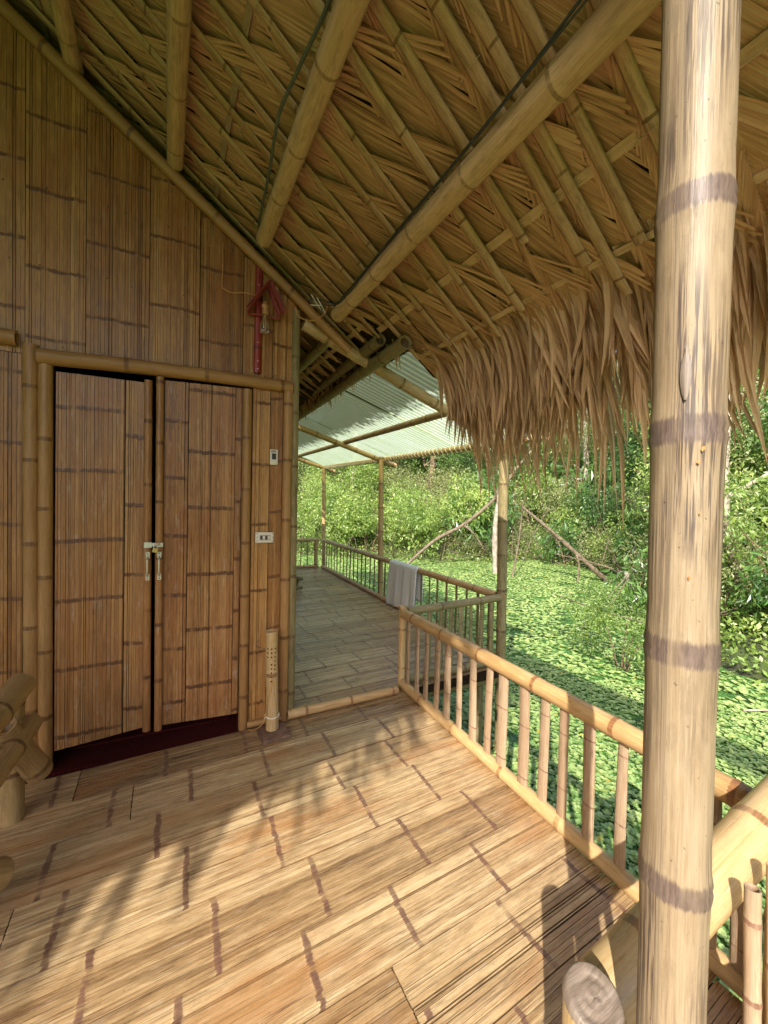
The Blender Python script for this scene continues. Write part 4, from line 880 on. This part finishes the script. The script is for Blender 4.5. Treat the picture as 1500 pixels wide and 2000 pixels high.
# ------------------------------------------------------------------ big post in front
# angle of the side facing the camera, found in the pole's own frame
Up_ = nrm(np.cross(nrm((.02, .026, 3.02)), (0, 1, 0))); Vp_ = np.cross(Up_, nrm((.02, .026, 3.02))); tc_ = np.array([-.69, -.36, 0]); FA = math.atan2(tc_@Vp_, tc_@Up_)
SUL = [(FA+.1, .44, .16, 1.30, 1.60), (FA-.15, .34, .35, 1.28, 1.60), (FA+.25, .30, .3, .93, 1.26), (FA-.3, .30, .25, .93, 1.26), (FA+.2, .32, .5, .55, .88), (FA, .27, .5, 1.64, 1.98), (FA, .25, .4, 2.02, 2.6)]
mb = MB(); pole_mb(mb, (0.694, 0.346, -0.004), (0.704, 0.376, 3.02), .0435, .0515, spacing=.365, nodes=[.17, .53, .922, 1.286, 1.625, 1.975, 2.38, 2.75], seg=40, seed=44, cap=(2, 2), bulge=.075, nwid=.021, bow=.004, tint=.6, sulcus=SUL)
bp = tag(mb.build('bamboo_post', M['post'], smooth=True), 'thick pale bamboo post with dark node rings standing closest to the camera', 'post')
# leaf scar bud above a node
mb = MB(); cz = 1.665; az_ = math.atan2(-.355, -.69)-.15
P_ = []
for k in range(9):
    f = k/8; hw = .0085*math.sin(math.pi*min(1, f*1.0+.04))**.7 if f < 1 else 0.0005
    for q in (-1, -.3, .3, 1):
        a = az_+q*hw/.055; R_ = .0478+.0022*(1-q*q); P_.append((.7005+R_*math.cos(a), .360+R_*math.sin(a), cz+f*.082))
P_ = np.array(P_); F_ = [(k*4+q, k*4+q+1, k*4+q+5, k*4+q+4) for k in range(8) for q in range(3)]
mb.add(P_, F_, None, .5); mb.build('bud_scar', M['greyend'], bp, smooth=True)
for (da_, z_, s_) in ((-.36, 1.592, 1.0), (-.26, 1.572, .8), (-.14, 1.40, .7), (-.35, 1.497, .5)):
    a_ = math.atan2(-.36, -.69)-da_*1.0; mb = MB(); ns_ = 9; rr_ = np.random.default_rng(int(z_*100))
    P_ = [(.7005+.0492*math.cos(a_), .361+.0492*math.sin(a_), z_)]+[(.7005+.0489*math.cos(a_+.055*s_*rr_.uniform(.5, 1.2)*math.cos(q*.698)), .361+.0489*math.sin(a_+.055*s_*rr_.uniform(.5, 1.2)*math.cos(q*.698)), z_+.0055*s_*rr_.uniform(.4, 1.3)*math.sin(q*.698)) for q in range(ns_)]
    mb.add(P_, [(0, 1+q, 1+(q+1) % ns_) for q in range(ns_)]); mb.build('orange_smudge', M['smudge'], bp)

# ------------------------------------------------------------------ benches
bn = empty('bamboo_bench', 'sunlit bench of thick pale bamboo behind the big front post', 'bench')
pole('back_rail', (0.775, 0.520, 0.485), (1.78, 0.478, 0.795), .057, .056, mat='log', parent=bn, seg=22, spacing=.42, phase=.14, bulge=.05)
mb = MB(); pole_mb(mb, (0.69, 0.485, -.002), (0.667, 0.464, 0.590), .053, .050, seg=24, seed=8, spacing=.38, cap=(0, 0), phase=.3)
o = mb.build('bench_leg', M['log'], bn, smooth=True)
mb = MB(); th = np.linspace(0, 2*math.pi, 24, endpoint=False); P_ = []
prof = [(.0515, -.012), (.050, .004), (.044, .009), (.034, .004), (.026, .001), (.021, .0045), (.015, .002), (.009, .005), (.001, .004)]
axn = nrm((-.09, -.28, 1)); t1 = nrm(np.cross(axn, X_)); t2 = np.cross(axn, t1)
for R_, h in prof: P_ += [np.array([.666, .463, .601])+axn*h+R_*(math.cos(a)*t1+math.sin(a)*t2)+0.0015*axn*math.sin(a*2+R_*200) for a in th]
F_ = [(k*24+j, k*24+(j+1) % 24, (k+1)*24+(j+1) % 24, (k+1)*24+j) for k in range(8) for j in range(24)]
mb.add(P_, F_, None, .5, 0); mb.build('leg_top', M['greyend'], bn, smooth=True)
for k, (x, y, zt_) in enumerate(((.901, .440, .681), (1.093, .406, .690), (1.175, .40, .71), (1.27, .40, .73), (1.38, .40, .75), (1.49, .40, .77), (1.60, .40, .79), (1.71, .40, .81))):
    pole('back_rod', (x-.045, y-.035, .10), (x, y, zt_), .0155, .0145, mat='baluster' if k % 2 else 'rail', parent=bn, spacing=.17, seg=10, cap=(2, 2), nwid=.006, bulge=.1)
pole('seat_rail', (0.72, .33, .30), (2.3, .33, .33), .045, mat='log', parent=bn)
pole('seat_rail', (0.72, -.15, .36), (2.3, -.15, .36), .045, mat='log', parent=bn)
pole('bench_leg', (1.45, -.15, -.002), (1.45, -.15, .32), .045, mat='log', parent=bn); pole('bench_leg', (1.47, .47, -.002), (1.47, .47, .66), .045, mat='log', parent=bn)
for k in range(12): 
    x = .98+k*.11; pole('seat_slat', (x, -.20, .41), (x, .33, .38), .012, mat='rail', parent=bn, seg=8)
# left bench
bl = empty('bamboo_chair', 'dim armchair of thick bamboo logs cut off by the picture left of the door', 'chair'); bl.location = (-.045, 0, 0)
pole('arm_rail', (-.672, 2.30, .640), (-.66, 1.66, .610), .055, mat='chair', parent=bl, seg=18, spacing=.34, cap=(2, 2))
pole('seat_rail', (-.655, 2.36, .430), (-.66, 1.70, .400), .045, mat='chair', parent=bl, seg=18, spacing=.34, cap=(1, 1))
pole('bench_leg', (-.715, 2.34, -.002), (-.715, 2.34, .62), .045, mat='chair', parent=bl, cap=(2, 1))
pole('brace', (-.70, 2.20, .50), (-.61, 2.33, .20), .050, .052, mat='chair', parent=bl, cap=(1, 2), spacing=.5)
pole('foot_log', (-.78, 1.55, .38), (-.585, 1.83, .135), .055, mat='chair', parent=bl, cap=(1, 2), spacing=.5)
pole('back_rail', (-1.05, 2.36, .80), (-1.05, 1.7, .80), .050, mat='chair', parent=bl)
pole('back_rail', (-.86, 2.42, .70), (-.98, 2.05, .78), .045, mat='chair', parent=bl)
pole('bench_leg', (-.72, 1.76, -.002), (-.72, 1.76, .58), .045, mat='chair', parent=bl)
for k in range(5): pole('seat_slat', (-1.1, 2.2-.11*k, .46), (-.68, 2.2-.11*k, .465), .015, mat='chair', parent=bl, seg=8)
# a low bench peeking past the corner of the side wall
b3 = empty('bamboo_stool', 'dark low bamboo stool peeking past the wall corner on the walkway', 'stool')
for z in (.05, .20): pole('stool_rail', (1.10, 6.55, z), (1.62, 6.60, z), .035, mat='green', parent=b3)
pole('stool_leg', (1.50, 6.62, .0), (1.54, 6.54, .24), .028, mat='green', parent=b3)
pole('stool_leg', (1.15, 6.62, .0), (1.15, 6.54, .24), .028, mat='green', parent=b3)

# ------------------------------------------------------------------ vegetation
def leaf_cloud(mb, centers, radii, n, lsize, seed, squash=.8, shell=.55, elong=2.2, droop=.25):
    r = np.random.default_rng(seed); centers = np.asarray(centers, float); radii = np.asarray(radii, float)
    wts = radii**2; c = r.choice(len(centers), n, p=wts/wts.sum())
    d = r.normal(size=(n, 3)); d /= np.linalg.norm(d, axis=1)[:, None]
    rad = radii[c]*(shell+(1-shell)*r.uniform(size=n)**.6)*(1+.18*np.sin(d[:, 0]*7+c)*np.sin(d[:, 1]*6+c*2))
    p = centers[c]+d*rad[:, None]*np.array([1, 1, squash])
    f = nrm_rows(d*.5+r.normal(0, .6, (n, 3))+np.array([0, 0, -droop])); s = nrm_rows(np.cross(f, r.normal(size=(n, 3))))
    up_ = np.cross(s, f); sz = lsize*r.uniform(.6, 1.3, n)
    P = np.stack([p, p+f*(sz*.45)[:, None]+s*(sz/elong*.5)[:, None]+up_*(sz*.06)[:, None], p+f*sz[:, None]-up_*(sz*.08)[:, None], p+f*(sz*.45)[:, None]-s*(sz/elong*.5)[:, None]+up_*(sz*.06)[:, None]], 1)
    k = np.arange(n)[:, None]*4; F = k+np.array([[0, 1, 2, 3]])
    T = np.clip(r.normal(.45, .2, n)+.12*np.sin(c*2.1), 0, .96)+(r.uniform(size=n) > .985)*.4
    mb.add(P, F, None, np.repeat(T, 4))
def nrm_rows(a): return a/(np.linalg.norm(a, axis=1)[:, None]+1e-9)

def twigs(mb, base, n, h, spread, r0, seed, bend=.3):
    r = np.random.default_rng(seed)
    for k in range(n):
        a = r.uniform(0, 6.3); o = np.array([math.cos(a), math.sin(a), 0])*spread; b0 = np.asarray(base)+o*r.uniform(0, .35)
        m1 = b0+o*.4*r.uniform(.3, 1)+Z_*h*.5; e = b0+o*r.uniform(.5, 1.2)+Z_*h*r.uniform(.75, 1.05)+r.normal(0, .1, 3)*bend
        tube(mb, [b0, m1, e], [r0, r0*.7, r0*.3], seg=5, sub=3, nz=.05, seed=seed+k, cap=False)
SHR = []
for k in range(5):
    r = np.random.default_rng(600+k); mb = MB(); nb = 7
    cs = np.stack([r.uniform(-.75, .75, nb), r.uniform(-.75, .75, nb), r.uniform(.35, 1.15, nb)], 1); rs = r.uniform(.35, .6, nb)
    leaf_cloud(mb, cs, rs, 3600, (.075, .065, .085, .06, .05)[k], 610+k)
    me = mb.build('foliage', M[('leafA', 'leafB', 'leafA', 'leafC', 'leafA')[k]]); tm = MB(); twigs(tm, (0, 0, -.1), 9, 1.0, .45, .016, 620+k); to = tm.build('stems', M['bark2'], smooth=True)
    SHR.append((me, to)); 
r = np.random.default_rng(650); mb = MB(); cs = np.stack([r.uniform(-.8, .8, 9), r.uniform(-.8, .8, 9), r.uniform(.3, 1.4, 9)], 1)
leaf_cloud(mb, cs, r.uniform(.35, .55, 9), 620, .21, 651, elong=3.2, droop=.6, shell=.35); me = mb.build('foliage', M['leafB'])
tm = MB(); twigs(tm, (0, 0, -.1), 9, 1.3, .5, .018, 652); SHR.append((me, tm.build('stems', M['bark2'], smooth=True)))
used = set()
def copy_obj(o, parent):
    c = o.copy(); COL.objects.link(c); c.parent = parent; return c
def plant(kind, proto, k, loc, sc, rz, label, cat, group=None, names=('foliage', 'stems')):
    e = empty(kind, label, cat, group); e.location = loc; e.scale = sc if isinstance(sc, tuple) else (sc, sc, sc); e.rotation_euler = (0, 0, rz)
    for o in proto[k]:
        if (id(proto), k, o.name) not in used: used.add((id(proto), k, o.name)); o.parent = e
        else: copy_obj(o, e)
    return e
def gz(x, y): return float(ground_z(np.array([x]), np.array([y]))[0])
# shrubs one can tell apart
named = [
 (0, 5.75, 3.75, (.66, .66, .78), 'low leafy green shrub with bare stems growing out of the pond beside the big post', 'shrub'),
 (5, 9.2, 5.2, (1.0, 1.0, 1.2), 'dark glossy shrub on the right bank just behind the stem of the big post', 'shrub'),
 (5, 8.9, 3.0, (.9, .9, 1.0), 'bright leafy shrub at the water edge right of the big post', 'shrub'),
 (5, 8.2, 1.6, (.8, .8, .9), 'dark shrub at the far right edge of the pond', 'shrub'),
 (3, 11.5, 13.9, (1.2, 1.0, .8), 'dry twiggy bush under the leaning dead branch', 'bush'),
 (1, 15.0, 12.0, (1.3, 1.3, 1.2), 'dark bush at the pond edge beyond the tall roof post', 'bush'),
 (0, 9.3, 15.8, (1.5, 1.5, 1.2), 'sunlit lime green bush on the bank behind the towel', 'bush'),
 (2, 6.5, 17.4, (1.6, 1.6, 1.3), 'sunlit bush on the bank between the two far posts', 'bush'),
 (0, 4.2, 18.8, (1.5, 1.5, 1.4), 'bright bush on the bank behind the farthest corner post', 'bush'),
 (3, 13.6, 9.6, (1.0, 1.0, .8), 'scrubby bush where the fallen trunk meets the pond', 'bush'),
]
for k, x, y, sc, lb, ct in named:
    plant('shrub' if ct == 'shrub' else 'bush', SHR, k, (x, y, max(gz(x, y), WZ)), sc, rnd.uniform(0, 6), lb, ct)
# thicket bushes up the slope
r = np.random.default_rng(77); cnt = 0; tries = 0
pos = []
while cnt < 120 and tries < 6000:
    tries += 1; a = r.uniform(-.05, 1.55); d = r.uniform(9, 34); x, y = math.sin(a)*d, math.cos(a)*d
    sd_ = float(shore_dist(np.array([x]), np.array([y]))[0])
    if sd_ < .35 or sd_ > 15: continue
    mind = 1.15+sd_*.06
    if any((x-p[0])**2+(y-p[1])**2 < mind**2 for p in pos): continue
    pos.append((x, y)); kk = int(r.choice([0, 0, 0, 2, 2, 1, 3, 4] if x < 11.5 else [0, 1, 5, 3, 3, 2, 5, 1])); s = r.uniform(1.1, 1.7)*(1+sd_*.05)
    plant('bush', SHR, kk, (x, y, gz(x, y)-.1), (s, s, s*r.uniform(.9, 1.35)), r.uniform(0, 6.3), 'leafy bush in the dense thicket climbing the far bank', 'bush', 'thicket bushes on the far bank'); cnt += 1
# trees
TRE = []
for k in range(3):
    r = np.random.default_rng(800+k); tm = MB(); cm = MB(); H = (9.5, 8, 11)[k]
    pts = [np.array([0, 0, -.4]), np.array([r.uniform(-.3, .3), r.uniform(-.3, .3), H*.35]), np.array([r.uniform(-.7, .7), r.uniform(-.7, .7), H*.7]), np.array([r.uniform(-.9, .9), r.uniform(-.9, .9), H*.95])]
    tube(tm, pts, [.17, .13, .08, .03], seg=8, sub=5, nz=.05, seed=k)
    cs = []; rs = []
    for q in range(15):
        t_ = r.uniform(.15, .95); b0 = pts[0]*(1-t_)+pts[3]*t_; a = r.uniform(0, 6.3); ln = r.uniform(.9, 2.2)*(1.15-t_*.5)
        e = b0+np.array([math.cos(a)*ln, math.sin(a)*ln, ln*r.uniform(.2, .7)]); tube(tm, [b0, (b0+e)/2+Z_*.15, e], [.06, .04, .015], seg=5, sub=3, nz=.06, seed=q+k*20, cap=False)
        cs.append(e); rs.append(r.uniform(.7, 1.25))
    leaf_cloud(cm, cs, rs, 9000, .11, 820+k, shell=.25)
    TRE.append((cm.build('crown', M[('leafA', 'leafB', 'leafC')[k]]), tm.build('trunk', M[('bark', 'bark2', 'bark3')[k]], smooth=True)))
tr_pos = [(15.5, 17.5), (12.0, 19.5), (8.0, 21.5), (3.5, 23), (-1, 24), (19, 14.5), (18.5, 18.5), (15, 22), (17.5, 10), (16, 7.0), (19.5, 11.5), (21, 8), (14.5, 4.2), (17, 3), (15, 0.5), (21, 22), (11, 25), (6, 27), (24, 15), (23, 4), (18, -2), (14, -4), (20, -7), (26, 20), (25, 10), (1, 28), (16, 27), (12.4, 5.6), (13.3, 2.2), (-4, 27), (29, 1), (28, 14)]
for q, (x, y) in enumerate(tr_pos):
    s = rnd.uniform(.85, 1.25); plant('tree', TRE, q % 3 if x < 12.5 or q % 2 else 1, (x, y, gz(x, y)-.1), (s, s, s), rnd.uniform(0, 6.3), 'leafy tree rising out of the thicket on the far bank', 'tree', 'trees beyond the pond')
# undergrowth mass over the whole bank
r = np.random.default_rng(55); n = 260000; a = r.uniform(-.12, 1.75, n); d = 6.5+30*r.uniform(size=n)**.8; x = np.sin(a)*d; y = np.cos(a)*d
sd_ = shore_dist(x, y); k_ = (sd_ > -.15+.25*np.sin(x*3)*np.sin(y*2.3)) & (sd_ < 17) & ((np.hypot(x, y) > 7.5)); x, y, sd_ = x[k_], y[k_], sd_[k_]; n = len(x)
hg = (.25+.35*np.clip(sd_, 0, 2)+.35*np.sin(x*1.7+np.sin(y*1.3)*1.5)*np.sin(y*1.9))*r.uniform(.1, 1, n); p = np.stack([x, y, ground_z(x, y)+np.maximum(hg, .02)], 1)
f = nrm_rows(r.normal(0, 1, (n, 3))+np.array([0, 0, .2])); s = nrm_rows(np.cross(f, r.normal(size=(n, 3)))); sz = r.uniform(.05, .13, n)
P_ = np.stack([p, p+f*(sz*.5)[:, None]+s*(sz*.24)[:, None], p+f*sz[:, None], p+f*(sz*.5)[:, None]-s*(sz*.24)[:, None]], 1)
mb = MB(); mb.add(P_, np.arange(n)[:, None]*4+np.array([[0, 1, 2, 3]]), None, np.repeat(np.clip(r.normal(.45, .2, n), 0, .96)+(r.uniform(size=n) > .98)*.4, 4))
tag(mb.build('undergrowth', M['leafA']), 'mass of low leafy undergrowth covering the far bank', kind='stuff')
# trunks and dead branches
def limb(name, label, cat, pts, rad, mat, seed, extra=()):
    mb = MB(); tube(mb, pts, rad, seg=9, sub=6, nz=.06, seed=seed)
    for e, er in extra: tube(mb, e, er, seg=6, sub=4, nz=.08, seed=seed+3)
    return tag(mb.build(name, M[mat], smooth=True), label, cat)
limb('dead_branch', 'long dead grey branch leaning up out of the pond behind the towel', 'branch', [(7.0, 13.2, -1.0), (8.19, 12.69, 0.17), (9.15, 12.25, 0.77), (10.19, 11.78, 1.77), (10.89, 11.48, 2.86), (11.67, 11.13, 3.95)], [.05, .06, .07, .06, .05, .03], 'bark', 1,
     (([(10.19, 11.78, 1.77), (10.3, 11.5, 2.6), (10.6, 11.3, 3.6)], [.05, .035, .015]), ([(9.15, 12.25, .77), (9.5, 12.0, .4), (9.9, 11.9, -.2)], [.05, .03, .02])))
limb('standing_dead_tree', 'pale upright trunk standing in the pond right behind the tall roof post', 'tree', [(9.59, 10.9, -1.1), (9.55, 10.95, .57), (9.62, 10.92, 1.6), (9.70, 10.87, 2.5)], [.10, .085, .07, .04], 'bark3', 2)
limb('fallen_trunk', 'fallen grey trunk slanting down into the pond under the fringe', 'fallen trunk', [(9.68, 9.81, 1.5), (10.6, 9.35, .68), (11.37, 8.97, -.06), (12.3, 8.52, -.95)], [.04, .06, .075, .09], 'bark', 3,
     (([(11.3, 9.0, 0), (11.2, 8.8, -.4), (11.0, 8.7, -1.0)], [.04, .03, .02]), ([(10.6, 9.35, .68), (10.9, 9.3, .2), (11.2, 9.3, -.6)], [.03, .02, .01])))
limb('dead_branch', 'thin upright dead stick holding the upper end of the fallen trunk', 'branch', [(9.70, 10.2, -1.0), (9.87, 10.1, .45), (9.85, 9.95, 1.7)], [.035, .03, .02], 'bark', 4)
limb('bare_tree', 'distant whitish trunk showing through the hanging fringe', 'tree', [(20.4, 16.9, 1.5), (20.34, 17.04, 6.56), (20.37, 17.1, 9.36), (20.2, 17.27, 13.7)], [.34, .30, .26, .18], 'bark3', 5)
limb('forked_tree', 'whitish vine covered trunk just right of the big post', 'tree', [(11.05, 4.64, -1.2), (11.0, 4.72, -.03), (10.86, 4.84, 1.49), (10.85, 4.88, 2.66), (10.95, 4.86, 4.06), (11.05, 4.85, 6.16)], [.17, .15, .13, .12, .09, .05], 'bark3', 6,
     (([(10.9, 4.85, 1.8), (11.3, 4.65, 2.08), (11.76, 4.41, 2.39), (12.2, 4.2, 2.9)], [.06, .05, .04, .02]),))
limb('leaning_tree', 'reddish brown trunk leaning right at the far right edge of the pond', 'tree', [(10.0, 3.75, -1.2), (9.9, 3.95, -.06), (9.7, 4.15, .66), (9.5, 4.5, 2.2)], [.17, .14, .11, .06], 'bark', 7)
limb('stump', 'pale broken stump at the pond edge just left of the big post', 'stump', [(10.15, 6.1, -1.0), (10.05, 6.26, -.7), (9.84, 6.37, -.12)], [.10, .08, .05], 'bark3', 8)
limb('dead_branch', 'thin bare stick lying on the floating plants right of the big post', 'branch', [(5.9, 2.35, -.86), (6.6, 1.9, -.78)], [.012, .007], 'bark3', 9)
# vines on the right trunk
mb = MB(); cs = [(10.95+.18*math.sin(q*1.3), 4.6+.15*math.cos(q), -.2+q*.42) for q in range(13)]; leaf_cloud(mb, cs, [.28]*13, 1500, .075, 90, shell=.5)
tag(mb.build('creeper', M['leafC']), 'leafy creeper climbing the whitish trunk right of the big post', 'creeper')
# tangle of dead stems through the undergrowth
r = np.random.default_rng(66); mb = MB()
for k in range(240):
    a = r.uniform(.15, 1.3); d = r.uniform(9.5, 21); x, y = math.sin(a)*d, math.cos(a)*d
    sd_ = float(shore_dist(np.array([x]), np.array([y]))[0])
    if sd_ < -.4 or sd_ > 7: continue
    z = max(gz(x, y), WZ); az = r.uniform(0, 6.3); el = r.uniform(.1, 1.45); ln = r.uniform(.8, 3.2); dd = np.array([math.cos(az)*math.cos(el), math.sin(az)*math.cos(el), math.sin(el)]); b0 = np.array([x, y, z-.05])
    q = r.uniform(.006, .028); tube(mb, [b0, b0+dd*ln*.5+r.normal(0, .08, 3), b0+dd*ln+r.normal(0, .15, 3)-Z_*ln*.1], [q, q*.8, q*.3], seg=5, sub=4, nz=.05, seed=k, cap=False)
    if q > .015: m1 = b0+dd*ln*.55; tube(mb, [m1, m1+r.normal(0, .4, 3)+Z_*.2, m1+r.normal(0, .7, 3)+Z_*.4], [q*.6, q*.4, q*.15], seg=4, sub=3, nz=.05, seed=k, cap=False)
tag(mb.build('dead_stems', M['bark'], smooth=True), 'tangle of dead grey stems in the bank undergrowth', kind='stuff')
bpy.context.view_layer.update()
